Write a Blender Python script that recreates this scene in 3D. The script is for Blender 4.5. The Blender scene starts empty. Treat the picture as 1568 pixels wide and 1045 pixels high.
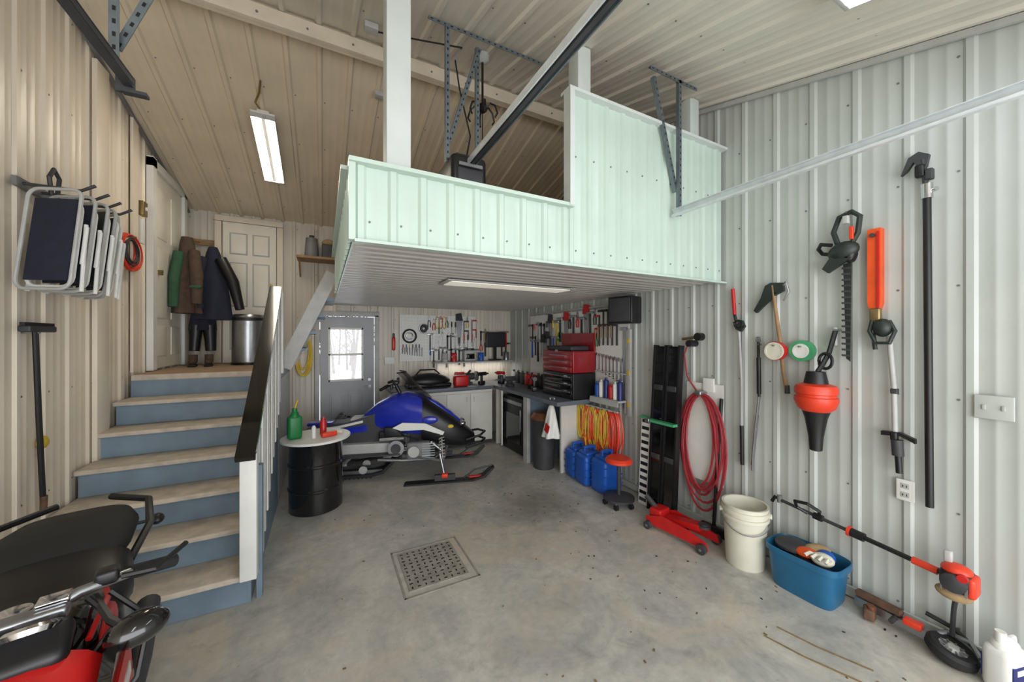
import bpy,bmesh,math,random
from mathutils import Vector,Matrix,noise
random.seed(7)
V=Vector
def lin(c):
    c=c/255.
    return c/12.92 if c<=0.04045 else ((c+0.055)/1.055)**2.4
def rgb(*c): return (lin(c[0]),lin(c[1]),lin(c[2]),1)
# ---------------- materials
def mat(name,col,rough=.5,metal=0,var=.12,scale=8,bump=0,emit=0,coat=0,spec=.5,alpha=1):
    m=bpy.data.materials.new(name);m.use_nodes=True
    nt=m.node_tree;p=nt.nodes['Principled BSDF']
    base=rgb(*col)
    p.inputs['Roughness'].default_value=rough;p.inputs['Metallic'].default_value=metal
    p.inputs['Coat Weight'].default_value=coat
    p.inputs['Specular IOR Level'].default_value=spec
    tc=nt.nodes.new('ShaderNodeTexCoord')
    n=nt.nodes.new('ShaderNodeTexNoise');n.inputs['Scale'].default_value=scale;n.inputs['Detail'].default_value=5
    nt.links.new(tc.outputs['Object'],n.inputs['Vector'])
    r=nt.nodes.new('ShaderNodeValToRGB')
    r.color_ramp.elements[0].position=.3;r.color_ramp.elements[1].position=.7
    r.color_ramp.elements[0].color=[x*(1-var) for x in base[:3]]+[1]
    r.color_ramp.elements[1].color=[min(1,x*(1+var)) for x in base[:3]]+[1]
    nt.links.new(n.outputs['Fac'],r.inputs['Fac'])
    nt.links.new(r.outputs['Color'],p.inputs['Base Color'])
    if bump:
        b=nt.nodes.new('ShaderNodeBump');b.inputs['Strength'].default_value=bump;b.inputs['Distance'].default_value=.01
        nt.links.new(n.outputs['Fac'],b.inputs['Height']);nt.links.new(b.outputs['Normal'],p.inputs['Normal'])
    if emit:
        p.inputs['Emission Color'].default_value=base;p.inputs['Emission Strength'].default_value=emit
    if alpha<1: p.inputs['Alpha'].default_value=alpha
    return m
M={}
def dm(k,*a,**kw): M[k]=mat(k,*a,**kw)
dm('wall_right',(184,188,183),.38,0,.05,3)  # off-white panel, grey-green light cast mixed into its base colour
dm('wall_left',(226,214,196),.36,0,.05,3)  # same off-white panel, warm interior light tinted into the colour
dm('wall_back',(208,200,186),.42,0,.05,3)  # same off-white panel with a warm light tint in its colour
dm('loft_mint_cast',(192,209,198),.32,0,.05,3)  # off-white panel too; the mint is a light cast put into the colour
dm('loft_under',(200,196,190),.30,0,.05,3)
dm('ceil_near',(214,208,196),.38,0,.05,3)
dm('ceil_far_cast',(214,200,176),.38,0,.06,3)  # same panel as the near ceiling, warm dim light painted into its tan
dm('post_white',(206,212,209),.5,0,.05,5)
dm('beam_tan',(216,204,184),.5,0,.08,5)
dm('white',(225,225,220),.45,0,.05,6)
dm('white_door',(232,226,212),.4,0,.04,6)
dm('gray_door',(162,164,168),.45,0,.05,6)
dm('stair_blue',(112,130,144),.5,0,.15,6,.1)
dm('tread',(192,180,164),.75,0,.18,12,.2)
dm('landing',(166,140,114),.7,0,.15,10,.1)
dm('black',(22,22,24),.4,0,.2,10)
dm('blackgloss',(14,14,15),.12,0,.2,14,0,0,.6)
dm('rubber',(28,28,29),.7,0,.2,14)
dm('darkgray',(56,56,59),.55,0,.2,10)
dm('midgray',(115,115,116),.5,0,.15,10)
dm('drain_metal',(148,144,134),.5,.1,.2,14,.1)
dm('ltgray',(178,178,175),.5,0,.1,10)
dm('steel',(160,162,165),.3,.9,.1,12)
dm('galv',(214,220,222),.28,.25,.08,20)
dm('galvdark',(118,128,134),.4,.6,.15,20)
dm('chrome',(215,215,218),.12,1,.04,10)
dm('brass',(150,130,90),.35,.8,.1,10)
dm('red',(190,28,28),.35,0,.12,10)
dm('redhose',(160,48,56),.45,0,.12,10)
dm('orange',(228,84,28),.4,0,.1,10)
dm('redorange',(220,62,34),.38,0,.1,10)
dm('yellow',(214,182,54),.5,0,.1,10)
dm('green',(20,120,60),.4,0,.12,10)
dm('coatgreen',(50,86,62),.85,0,.15,14)
dm('dkgreen',(36,44,40),.45,0,.15,10)
dm('tapegreen',(70,160,110),.4,0,.1,10)
dm('blueplastic',(28,86,178),.38,0,.12,8)
dm('teal',(34,98,136),.4,0,.1,8)
dm('sledblue',(34,50,170),.2,0,.12,8,0,0,.5)
dm('navy',(32,35,52),.85,0,.15,20,.1)
dm('brown',(80,62,50),.85,0,.2,20,.1)
dm('wood',(150,118,82),.6,0,.2,14,.1)
dm('bucket',(214,211,194),.5,0,.06,6)
dm('cloth_tan',(160,136,100),.9,0,.2,20)
dm('counter',(98,104,112),.4,0,.12,8)
dm('cabinet',(208,206,198),.45,0,.05,6)
dm('toolbox_red',(140,22,30),.3,0,.1,8,0,0,.3)
dm('copper',(140,92,66),.4,.6,.2,14)
dm('rust',(112,84,66),.7,.3,.3,24,.3)
dm('label_blue',(40,46,110),.4,0,.1,8)
dm('snow',(235,238,242),.8,0,.03,2)
dm('bark',(88,78,72),.9,0,.2,10)
dm('leaf',(120,98,62),.9,0,.3,30)
dm('tube_lamp',(255,244,224),.5,0,0,3,0,30)
dm('tube_cool',(240,248,255),.5,0,0,3,0,14)
dm('tube_panel',(236,230,216),.5,0,0,3,0,.30)
dm('screen',(40,40,46),.3)
def glassy(name,col,f,rg):
    g=bpy.data.materials.new(name);g.use_nodes=True;nt=g.node_tree;nt.nodes.clear()
    o=nt.nodes.new('ShaderNodeOutputMaterial');t=nt.nodes.new('ShaderNodeBsdfTransparent');t.inputs[0].default_value=col;gl=nt.nodes.new('ShaderNodeBsdfGlossy');gl.inputs['Roughness'].default_value=rg
    mx=nt.nodes.new('ShaderNodeMixShader');mx.inputs[0].default_value=f
    nt.links.new(t.outputs[0],mx.inputs[1]);nt.links.new(gl.outputs[0],mx.inputs[2]);nt.links.new(mx.outputs[0],o.inputs[0]);return g
M['glass']=glassy('glass_clear',(1,1,1,1),.08,.03);M['smoke']=glassy('windscreen_smoke',(.45,.44,.46,1),.14,.05)
def floor_mat():
    m=bpy.data.materials.new('concrete_floor');m.use_nodes=True;nt=m.node_tree;p=nt.nodes['Principled BSDF'];L=nt.links.new
    tc=nt.nodes.new('ShaderNodeTexCoord')
    def N(sc,det=6,dist=0):
        n=nt.nodes.new('ShaderNodeTexNoise');n.inputs['Scale'].default_value=sc;n.inputs['Detail'].default_value=det;n.inputs['Distortion'].default_value=dist;n.inputs['Roughness'].default_value=.66
        L(tc.outputs['Object'],n.inputs['Vector']);return n
    def R(n,a,b,ca,cb):
        r=nt.nodes.new('ShaderNodeValToRGB');e=r.color_ramp.elements;e[0].position=a;e[1].position=b;e[0].color=ca;e[1].color=cb
        L(n.outputs['Fac'],r.inputs['Fac']);return r
    def X(fac,a,b,mode='MIX',fv=None):
        x=nt.nodes.new('ShaderNodeMix');x.data_type='RGBA';x.blend_type=mode
        if fac is not None: L(fac,x.inputs[0])
        else: x.inputs[0].default_value=fv
        L(a,x.inputs[6]);L(b,x.inputs[7]);return x.outputs[2]
    def mul(a,k):
        mt=nt.nodes.new('ShaderNodeMath');mt.operation='MULTIPLY';mt.inputs[1].default_value=k;L(a,mt.inputs[0]);return mt.outputs[0]
    n1=R(N(2.2,12,.8),.36,.64,rgb(176,176,172),rgb(212,209,200))
    n2=R(N(18,12),.3,.7,rgb(200,199,196),rgb(244,242,238))
    c=X(None,n1.outputs[0],n2.outputs[0],'MULTIPLY',.7)
    w=(1,1,1,1);k0=(0,0,0,1)
    tan=R(N(1.2,10,1.2),.50,.64,k0,w)
    tcol=nt.nodes.new('ShaderNodeRGB');tcol.outputs[0].default_value=rgb(196,178,150)
    c=X(mul(tan.outputs[0],.45),c,tcol.outputs[0])
    st=R(N(4.6,10,.8),.56,.70,k0,w)
    dk=nt.nodes.new('ShaderNodeRGB');dk.outputs[0].default_value=rgb(104,100,92)
    c=X(mul(st.outputs[0],.34),c,dk.outputs[0])
    st2=R(N(30,6,.2),.64,.70,k0,w);c=X(mul(st2.outputs[0],.40),c,dk.outputs[0])
    for cx,cy,rad,amt in((1.85,3.05,.95,.75),(1.0,3.9,.7,.35),(2.2,1.7,.6,.25)):
        vm=nt.nodes.new('ShaderNodeVectorMath');vm.operation='DISTANCE';vm.inputs[1].default_value=(cx,cy,0);L(tc.outputs['Object'],vm.inputs[0])
        nn=N(5,6);ad=nt.nodes.new('ShaderNodeMath');ad.operation='MULTIPLY_ADD';ad.inputs[1].default_value=.8;L(nn.outputs['Fac'],ad.inputs[0]);L(vm.outputs['Value'],ad.inputs[2])
        mr=nt.nodes.new('ShaderNodeMapRange');mr.inputs[1].default_value=.4;mr.inputs[2].default_value=rad;mr.inputs[3].default_value=amt;mr.inputs[4].default_value=0;L(ad.outputs[0],mr.inputs[0])
        c=X(mr.outputs[0],c,dk.outputs[0])
    L(c,p.inputs['Base Color'])
    rr=R(N(2,5),.3,.7,(.34,.34,.34,1),(.56,.56,.56,1));L(rr.outputs[0],p.inputs['Roughness'])
    b=nt.nodes.new('ShaderNodeBump');b.inputs['Strength'].default_value=.2;b.inputs['Distance'].default_value=.005;L(N(30,6).outputs['Fac'],b.inputs['Height']);L(b.outputs['Normal'],p.inputs['Normal'])
    return m
M['floor']=floor_mat()
# ---------------- builder
FR={'W':Matrix.Identity(4),
 'R':Matrix(((0,0,-1,3.0),(1,0,0,0),(0,1,0,0),(0,0,0,1))),
 'L':Matrix(((0,0,1,-1.5),(1,0,0,0),(0,1,0,0),(0,0,0,1))),
 'B':Matrix(((1,0,0,0),(0,0,-1,5.8),(0,1,0,0),(0,0,0,1)))}
def loc(x,y,z,rz=0,sc=1): return Matrix.Translation((x,y,z))@Matrix.Rotation(rz,4,'Z')@Matrix.Scale(sc,4)
class Bd:
    def __init__(s,name,fr='W'):
        s.n=name;s.bm=bmesh.new();s.ml=[];s.M=FR[fr] if isinstance(fr,str) else fr
    def mi(s,m):
        if m not in s.ml: s.ml.append(m)
        return s.ml.index(m)
    def add(s,vs,fs,m):
        i=s.mi(m);bv=[s.bm.verts.new(s.M@V(v)) for v in vs]
        for f in fs:
            try:
                q=s.bm.faces.new([bv[k] for k in f]);q.material_index=i;q.smooth=True
            except ValueError: pass
        return bv
    def box(s,x,y,z,sx,sy,sz,m,rot=None,bev=0):
        R=Matrix.Identity(4)
        if rot: R=Matrix.Rotation(rot[2],4,'Z')@Matrix.Rotation(rot[1],4,'Y')@Matrix.Rotation(rot[0],4,'X')
        t=bmesh.new();bmesh.ops.create_cube(t,size=1,matrix=Matrix.Diagonal((sx,sy,sz,1)))
        if bev: bmesh.ops.bevel(t,geom=t.edges[:],offset=min(bev,.45*min(sx,sy,sz)),segments=3,profile=.5,affect='EDGES')
        T=Matrix.Translation((x,y,z))@R
        vs=[T@v.co for v in t.verts];t.verts.index_update()
        s.add(vs,[[v.index for v in f.verts] for f in t.faces],m);t.free()
    def bar(s,p0,p1,w,h,m,up=(0,0,1)):
        p0,p1=V(p0),V(p1);d=(p1-p0);l=d.length;d.normalize();u=V(up);a=d.cross(u)
        if a.length<1e-4:a=d.cross(V((1,0,0)))
        a.normalize();u=a.cross(d)
        vs=[];
        for p in (p0,p1):
            for i,j in((-1,-1),(1,-1),(1,1),(-1,1)): vs.append(p+a*i*w/2+u*j*h/2)
        s.add(vs,[(0,1,2,3),(7,6,5,4),(0,4,5,1),(1,5,6,2),(2,6,7,3),(3,7,4,0)],m)
    def tube(s,pts,r,m,seg=8,closed=False,cap=True):
        pts=[V(p) for p in pts];n=len(pts)
        rs=r if isinstance(r,(list,tuple)) else [r]*n
        T=[]
        for i in range(n):
            if closed: t=pts[(i+1)%n]-pts[i-1]
            else: t=pts[min(i+1,n-1)]-pts[max(i-1,0)]
            if t.length<1e-9:t=V((0,0,1))
            T.append(t.normalized())
        a=T[0].orthogonal().normalized();vs=[]
        for i in range(n):
            a=a-T[i]*a.dot(T[i])
            if a.length<1e-6:a=T[i].orthogonal()
            a.normalize();b=T[i].cross(a)
            for k in range(seg):
                q=2*math.pi*k/seg;vs.append(pts[i]+(a*math.cos(q)+b*math.sin(q))*rs[i])
        fs=[]
        for i in range(n if closed else n-1):
            j=(i+1)%n
            for k in range(seg):
                l=(k+1)%seg;fs.append((i*seg+k,i*seg+l,j*seg+l,j*seg+k))
        if cap and not closed: fs+= [tuple(range(seg))[::-1],tuple((n-1)*seg+k for k in range(seg))]
        s.add(vs,fs,m)
    def cyl(s,p0,p1,r,m,r1=None,seg=16): s.tube([p0,p1],[r,r if r1 is None else r1],m,seg)
    def lathe(s,prof,m,o=(0,0,0),ax=(0,0,1),seg=24,sx=1,sy=1):
        ax=V(ax).normalized();q=V((0,0,1)).rotation_difference(ax);o=V(o);vs=[];n=len(prof)
        for r,z in prof:
            for k in range(seg):
                t=2*math.pi*k/seg;vs.append(o+q@V((r*math.cos(t)*sx,r*math.sin(t)*sy,z)))
        fs=[(i*seg+k,i*seg+(k+1)%seg,(i+1)*seg+(k+1)%seg,(i+1)*seg+k) for i in range(n-1) for k in range(seg)]
        if prof[0][0]>1e-4: fs.append(tuple(range(seg))[::-1])
        if prof[-1][0]>1e-4: fs.append(tuple((n-1)*seg+k for k in range(seg)))
        s.add(vs,fs,m)
    def open_lathe(s,prof,m,o=(0,0,0),seg=24,sx=1,sy=1,sq=0,rz=0):
        vs=[];n=len(prof)
        for r,z in prof:
            for k in range(seg):
                t=2*math.pi*k/seg;cx,cy=math.cos(t),math.sin(t)
                if sq: 
                    e=1-sq;cx=math.copysign(abs(cx)**e,cx);cy=math.copysign(abs(cy)**e,cy)
                x,y=r*cx*sx,r*cy*sy
                vs.append((o[0]+x*math.cos(rz)-y*math.sin(rz),o[1]+x*math.sin(rz)+y*math.cos(rz),o[2]+z))
        s.add(vs,[(i*seg+k,i*seg+(k+1)%seg,(i+1)*seg+(k+1)%seg,(i+1)*seg+k) for i in range(n-1) for k in range(seg)],m)
    def prism(s,poly,c0,c1,m):
        n=len(poly);vs=[(p[0],p[1],c0) for p in poly]+[(p[0],p[1],c1) for p in poly]
        s.add(vs,[tuple(range(n))[::-1],tuple(range(n,2*n))]+[(i,(i+1)%n,n+(i+1)%n,n+i) for i in range(n)],m)
    def sph(s,x,y,z,rx,ry,rz,m,seg=16,rot=None):
        t=bmesh.new();bmesh.ops.create_uvsphere(t,u_segments=seg,v_segments=max(6,seg//2),radius=1)
        R=Matrix.Identity(4)
        if rot: R=Matrix.Rotation(rot[2],4,'Z')@Matrix.Rotation(rot[1],4,'Y')@Matrix.Rotation(rot[0],4,'X')
        T=Matrix.Translation((x,y,z))@R@Matrix.Diagonal((rx,ry,rz,1));t.verts.index_update()
        s.add([T@v.co for v in t.verts],[[v.index for v in f.verts] for f in t.faces],m);t.free()
    def loop(s,a,b,c,ra,rb,r,m,seg=24,axis='c',jit=0,rs=6):
        pts=[]
        for k in range(seg):
            t=2*math.pi*k/seg;j=1+random.uniform(-jit,jit)
            u,v=ra*math.cos(t)*j,rb*math.sin(t)*j
            pts.append((a+u,b+v,c) if axis=='c' else ((a+u,b,c+v) if axis=='b' else (a,b+u,c+v)))
        s.tube(pts,r,m,rs,True)
    def coil(s,a,b,c,ra,rb,n,r,m,jit=.06):
        for i in range(n):
            k=random.uniform(.84,1.08);s.loop(a+random.uniform(-1,1)*ra*jit,b+(1-k)*rb,c+r+random.uniform(0,r*2.5),ra*k*random.uniform(.85,1.1),rb*k,r,m,28)
    def drape(s,x,y,zt,zb,wt,wb,dt,db,m,rip=7,amp=.12,seg=40,rows=12,ph=0):
        vs=[]
        for i in range(rows+1):
            t=i/rows;w=wt+(wb-wt)*t**.7;d=dt+(db-dt)*t**.7
            for k in range(seg):
                q=2*math.pi*k/seg;f=1+amp*t*math.sin(rip*q+ph+2*t)+.04*math.sin(3*q+5*t)
                vs.append((x+w/2*f*math.cos(q),y+d/2*f*math.sin(q),zt+(zb-zt)*t))
        fs=[(i*seg+k,i*seg+(k+1)%seg,(i+1)*seg+(k+1)%seg,(i+1)*seg+k) for i in range(rows) for k in range(seg)]
        fs+=[tuple(range(seg)),tuple(rows*seg+k for k in range(seg))]
        s.add(vs,fs,m)
    def perf(s,p0,p1,w=.026,up=(0,1,0)):
        p0,p1=V(p0),V(p1);d=(p1-p0);l=d.length;d.normalize();u=V(up);a=d.cross(u).normalized();u=a.cross(d)
        s.bar(p0,p1,w,.003,M['galvdark'],up);s.bar(p0+a*w/2+u*w/2,p1+a*w/2+u*w/2,.003,w,M['galvdark'],up)
        k=.02
        while k<l-.02:
            c=p0+d*k;s.bar(c-d*.008,c+d*.008,.009,.0045,M['black'],up);k+=.045
    def done(s,angle=35,solid=0):
        bmesh.ops.remove_doubles(s.bm,verts=s.bm.verts,dist=1e-6)
        bmesh.ops.recalc_face_normals(s.bm,faces=s.bm.faces)
        me=bpy.data.meshes.new(s.n);s.bm.to_mesh(me);s.bm.free()
        for m in s.ml: me.materials.append(m)
        me.set_sharp_from_angle(angle=math.radians(angle))
        ob=bpy.data.objects.new(s.n,me);bpy.context.collection.objects.link(ob)
        return ob
def ribbed(name,O,U,Wd,N,w,l,m,p=.2286,h=.013,off=0,screws=True,back=.05,mh=.002):
    O,U,Wd,N=V(O),V(U).normalized(),V(Wd).normalized(),V(N).normalized()
    prof=[(0,0)];x=off-p
    while x<w:
        for dx,hh in((-.026,0),(-.013,h),(.013,h),(.026,0),(.068,0),(.074,mh),(.086,mh),(.092,0),(.136,0),(.142,mh),(.154,mh),(.160,0)):
            xx=x+dx
            if dx>p-.03: continue
            if 0<xx<w: prof.append((xx,hh))
        x+=p
    prof.sort();prof.append((w,prof[-1][1]))
    b=Bd(name);vs=[];n=len(prof)
    for t in (0,l):
        for a,hh in prof: vs.append(O+U*a+Wd*t+N*hh)
    b.add(vs,[(i,i+1,n+i+1,n+i) for i in range(n-1)],m)
    if screws:
        x=off
        rows=[.1+.61*k for k in range(int((l-.1)/.61)+1)]
        while x<w:
            if x+.04<w:
                for t in rows:
                    c=O+U*(x+.04)+Wd*t
                    b.cyl(c,c+N*.004,.006,M['midgray'],seg=6)
            x+=p
    c=[O-N*.004,O+U*w-N*.004,O+U*w+Wd*l-N*.004,O+Wd*l-N*.004];c2=[q-N*back for q in c]
    b.add(c+c2,[(0,1,2,3),(7,6,5,4),(0,4,5,1),(1,5,6,2),(2,6,7,3),(3,7,4,0)],m)
    return b.done(25)
# =============== ROOM
XL,XR,YB,YF=-1.5,3.0,5.8,-1.6
b=Bd('floor');b.box((XL+XR)/2,(YB+YF)/2-.5,-.06,XR-XL+.2,YB-YF+1.2,.12,M['floor']);b.done()
ribbed('wall_right',(XR,YF,0),(0,1,0),(0,0,1),(-1,0,0),YB-YF,4.0,M['wall_right'],off=.1)
ribbed('wall_left',(XL,YF,0),(0,1,0),(0,0,1),(1,0,0),YB-YF,4.0,M['wall_left'],off=.05)
ribbed('wall_back_a',(XL,YB,0),(1,0,0),(0,0,1),(0,-1,0),1.42,3.6,M['wall_back'])
ribbed('wall_back_b',(.72,YB,0),(1,0,0),(0,0,1),(0,-1,0),2.28,3.6,M['wall_back'])
ribbed('wall_back_c',(-.08,YB,2.0),(1,0,0),(0,0,1),(0,-1,0),.8,1.6,M['wall_back'])
ZR=3.96;ZB=3.25;SF=.28;SR=(ZR-ZB)/(YB-3);ZF=ZR-SF*(3.0-YF)
def cz(y): return ZR-SF*(3.0-y) if y<3 else ZR-SR*(y-3)
d=V((0,3.0-YF,ZR-ZF));ribbed('ceiling_front',(XL,YF,ZF),(1,0,0),d,(0,d.z,-d.y),XR-XL,d.length,M['ceil_near'],off=.1,h=.018)
d=V((0,YB-3.0,ZB-ZR));ribbed('ceiling_rear',(XL,3.0,ZR),(1,0,0),d,(0,d.z,-d.y),XR-XL,d.length,M['ceil_far_cast'],off=.1,h=.02)
b=Bd('ridge_beam');b.box(.75,3.0,3.87,4.44,.05,.12,M['beam_tan'])
b.box(.75,2.965,3.815,4.44,.03,.02,M['beam_tan'])
x=-1.3
while x<2.9: b.cyl((x,2.974,3.87),(x,2.968,3.87),.008,M['midgray'],seg=6);x+=.3
b.done()
b=Bd('trim_1');
b.bar((XR-.03,YF,cz(YF)-.04),(XR-.03,3.0,cz(3)-.04),.02,.035,M['ltgray'],up=(0,0,1));b.bar((XR-.03,3,cz(3)-.04),(XR-.03,YB,cz(YB)-.04),.02,.035,M['beam_tan'])
b.bar((XL+.03,YF,cz(YF)-.04),(XL+.03,3.0,cz(3)-.04),.02,.03,M['midgray']);b.bar((XL+.03,3,cz(3)-.04),(XL+.03,YB,cz(YB)-.04),.02,.03,M['midgray']);b.done()
b=Bd('baseboard_right');b.box(XR-.028,2.0,.04,.02,7.2,.06,M['wall_right']);b.done()
b=Bd('trim_2','L');b.box(3.79,2.2,.035,.17,2.95,.03,M['wall_left'],bev=.004);b.box(4.36,2.5,.025,.10,2.3,.02,M['wall_left']);b.done()
b=Bd('door_1','L')
b.box(4.66,2.36,.045,.09,2.04,.05,M['white']);b.box(5.54,2.36,.045,.09,2.04,.05,M['white']);b.box(5.10,3.33,.045,.97,.08,.05,M['white'])
b.box(5.10,2.33,.03,.80,1.96,.02,M['white_door'])
for zz,hh in((2.9,.5),(2.2,.7),(1.62,.3)):
    for aa in(4.91,5.29): b.box(aa,zz,.042,.26,hh,.01,M['white_door'],bev=.004)
b.box(4.80,2.3,.06,.02,.05,.05,M['brass']);b.done()
b=Bd('door_2','B');X0,X1=-1.13,-.56;z0,z1=1.335,3.13
b.box((X0+X1)/2,(z0+z1)/2,.04,X1-X0,z1-z0,.03,M['white_door'])
for (za,zb) in((1.5,1.95),(2.05,2.62),(2.72,3.0)):
    for (xa,xb) in((X0+.07,-.87),(-.82,X1-.07)):
        b.box((xa+xb)/2,(za+zb)/2,.055,xb-xa,zb-za,.004,M['ltgray']);b.box((xa+xb)/2,(za+zb)/2,.060,xb-xa-.03,zb-za-.03,.014,M['white_door'],bev=.006)
for xx in(X0-.045,X1+.045): b.box(xx,(z0+z1)/2,.045,.07,z1-z0,.045,M['wall_left'],bev=.005)
b.box((X0+X1)/2,z1+.04,.045,X1-X0+.16,.07,.045,M['wall_left'],bev=.005)
b.cyl((-.62,2.22,.05),(-.62,2.22,.09),.012,M['brass']);b.sph(-.62,2.22,.105,.028,.028,.022,M['brass']);b.cyl((-.62,2.35,.05),(-.62,2.35,.07),.02,M['brass']);b.done()
b=Bd('door_3','B');x0,x1=-.04,.68;wx0,wx1,wz0,wz1=.07,.52,1.02,1.80
mt=M['gray_door']
b.box((x0+wx0)/2,.99,.0,wx0-x0,1.94,.045,mt);b.box((wx1+x1)/2,.99,.0,x1-wx1,1.94,.045,mt)
b.box((wx0+wx1)/2,.52,.0,wx1-wx0,1.0,.045,mt);b.box((wx0+wx1)/2,1.88,.0,wx1-wx0,.16,.045,mt)
for xx in(.17,.42): b.box(xx,.55,.024,.19,.62,.008,mt,bev=.003);b.box(xx,.55,.03,.14,.56,.012,mt,bev=.005)
for xx in(x0-.035,x1+.035): b.box(xx,1.0,.03,.06,1.98,.05,M['ltgray'],bev=.004)
b.box(.32,2.0,.03,.86,.07,.05,M['ltgray'],bev=.004)
b.box(.32,.015,0,.75,.03,.12,M['midgray'])
b.cyl((.61,.93,.02),(.61,.93,.06),.025,M['steel']);b.cyl((.61,.93,.06),(.53,.93,.06),.009,M['steel']);b.cyl((.61,1.03,.02),(.61,1.03,.045),.022,M['steel']);b.done()
b=Bd('window_1','B')
for a0,a1,c0,c1 in((wx0,wx1,wz1-.03,wz1),(wx0,wx1,wz0,wz0+.03),(wx0,wx1,1.395,1.425)): b.box((a0+a1)/2,(c0+c1)/2,.015,a1-a0+.03,c1-c0,.05,M['white'],bev=.004)
for xx in(wx0+.005,wx1-.005): b.box(xx,(wz0+wz1)/2,.015,.03,wz1-wz0,.05,M['white'],bev=.004)
b.box((wx0+wx1)/2,(wz0+wz1)/2,0,wx1-wx0,wz1-wz0,.004,M['glass']);b.done()
b=Bd('snowy_ground');b.box(0,20,-.2,60,28,.1,M['snow']);b.done()
b=Bd('bare_trees')
for i in range(45):
    x=random.uniform(-9,8);y=random.uniform(15,28);h=random.uniform(2,5)
    b.tube([(x,y,-.15),(x+random.uniform(-.2,.2),y,h/2),(x+random.uniform(-.5,.5),y,h)],[.07,.05,.02],M['bark'],6)
    for k in range(9):
        z=random.uniform(.4,h*.9);dx=random.uniform(-1,1);b.tube([(x,y,z),(x+dx*.6,y,z+.5),(x+dx,y,z+1.1)],[.03,.02,.008],M['bark'],5)
b.done()
# =============== LOFT
LX0,LY=.12,1.88
b=Bd('loft_platform');b.box((LX0+XR)/2+.01,(LY+YB)/2+.02,2.225,XR-LX0-.12,YB-LY-.16,.05,M['wood']);b.done()
ribbed('loft_soffit',(LX0+.01,LY+.02,2.13),(0,1,0),(1,0,0),(0,0,-1),YB-LY-.05,XR-LX0-.03,M['loft_under'],p=.11,h=.006,off=.05,screws=False,mh=.001)
ribbed('loft_wall_low',(LX0,LY,2.115),(1,0,0),(0,0,1),(0,-1,0),1.27,.365,M['loft_mint_cast'],p=.15,off=.04,back=.018)
ribbed('loft_wall_tall',(LX0+1.27,LY,2.115),(1,0,0),(0,0,1),(0,-1,0),XR-LX0-1.29,1.105,M['loft_mint_cast'],p=.15,off=.02,back=.018)
ribbed('loft_wall_side',(LX0,LY+.02,2.115),(0,1,0),(0,0,1),(-1,0,0),2.3,.365,M['loft_mint_cast'],p=.15,off=.04,back=.009)
b=Bd('trim_3')
b.box((LX0+1.39)/2,LY,2.49,1.30,.10,.02,M['loft_mint_cast']);b.box(2.18,LY,3.23,1.62,.10,.02,M['post_white'])
b.box(1.385,LY-.02,2.855,.035,.07,.74,M['post_white']);b.box(LX0,LY-.012,2.30,.03,.04,.37,M['loft_mint_cast'])
b.box((LX0+XR)/2,LY-.018,2.112,XR-LX0-.02,.05,.014,M['loft_mint_cast']);b.box(LX0,3.05,2.49,.09,2.2,.02,M['loft_mint_cast']);b.done()
for (px,w) in((.355,.125),(1.60,.11),(2.77,.11)):
    b=Bd('post_loft');b.box(px,2.03,(2.26+cz(2.03))/2,w,w,cz(2.03)-2.26-.04,M['post_white'],bev=.004);b.done()
b=Bd('recessed_light_panel');
b.box(1.5,2.9,2.114,1.25,.30,.010,M['ltgray'],bev=.004);b.box(1.5,2.9,2.107,1.17,.22,.008,M['tube_panel']);b.done()
b=Bd('cardboard_box')
b.box(1.22,2.7,2.40,.4,.5,.28,M['wood'],rot=(0,0,.3));b.box(1.22,2.7,2.545,.4,.06,.006,M['cloth_tan'],rot=(0,0,.3));b.box(1.22,2.42,2.55,.36,.14,.008,M['wood'],rot=(.5,0,.3));b.done()
# =============== STAIRS
b=Bd('stairs')
N=7;rh=.19;rd=.25;sx0,sx1=-1.46,-.42;w=sx1-sx0;cx=(sx0+sx1)/2
for i in range(1,7):
    y0=2.75+rd*(i-1);z=rh*i
    b.box(cx,y0+.012,z-rh/2-.008,w,.024,rh-.02,M['stair_blue'])
    b.box(cx,y0+rd/2-.01,z-.017,w+.02,rd+.05,.034,M['tread'],bev=.008)
    b.box(cx,y0-.028,z-.024,w+.02,.012,.022,M['stair_blue'],bev=.003)
b.box(cx,4.262,rh*7-rh/2-.02,w,.024,rh-.03,M['stair_blue'])
b.M=Matrix(((0,0,1,sx1),(1,0,0,0),(0,1,0,0),(0,0,0,1)))
poly=[(2.755,0),(2.755,.15)]
for i in range(1,8): 
    poly.append((2.755+rd*(i-1),rh*i-.035))
    poly.append((2.755+rd*min(i,6),rh*i-.035))
poly.append((4.26,0));b.prism(poly,-.01,.02,M['stair_blue'])
b.done()
b=Bd('stair_landing')
b.box(-.94,5.02,1.30,1.04,1.48,.06,M['landing']);b.box(-.94,4.26,1.305,1.04,.03,.05,M['tread'],bev=.008)
b.box(-.42,5.03,1.25,.03,1.44,.12,M['stair_blue'])
y=4.34
while y<5.74: b.box(-.415,y,.61,.03,.11,1.20,M['ltgray']);y+=.13
b.done()
b=Bd('stair_railing')
b.box(-.40,2.69,.57,.085,.085,.76,M['white'],bev=.005)
b.bar((-.41,2.62,.93),(-.41,4.2,2.14),.10,.035,M['blackgloss'])
b.bar((-.41,2.75,.93),(-.41,4.2,2.04),.035,.06,M['white'])
b.box(-.375,4.24,1.70,.05,.08,.80,M['white'],bev=.004)
for i in range(11):
    y=2.86+i*.125;zt=.93+(y-2.62)*.766-.06;zb=max(.05,(y-2.75)*.76);b.box(-.375,y,(zt+zb)/2,.025,.045,zt-zb,M['white'] if i%2 else M['ltgray'])
b.box(-.36,2.80,.42,.03,.05,.84,M['stair_blue']);b.done()
b=Bd('loft_stair')
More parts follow.
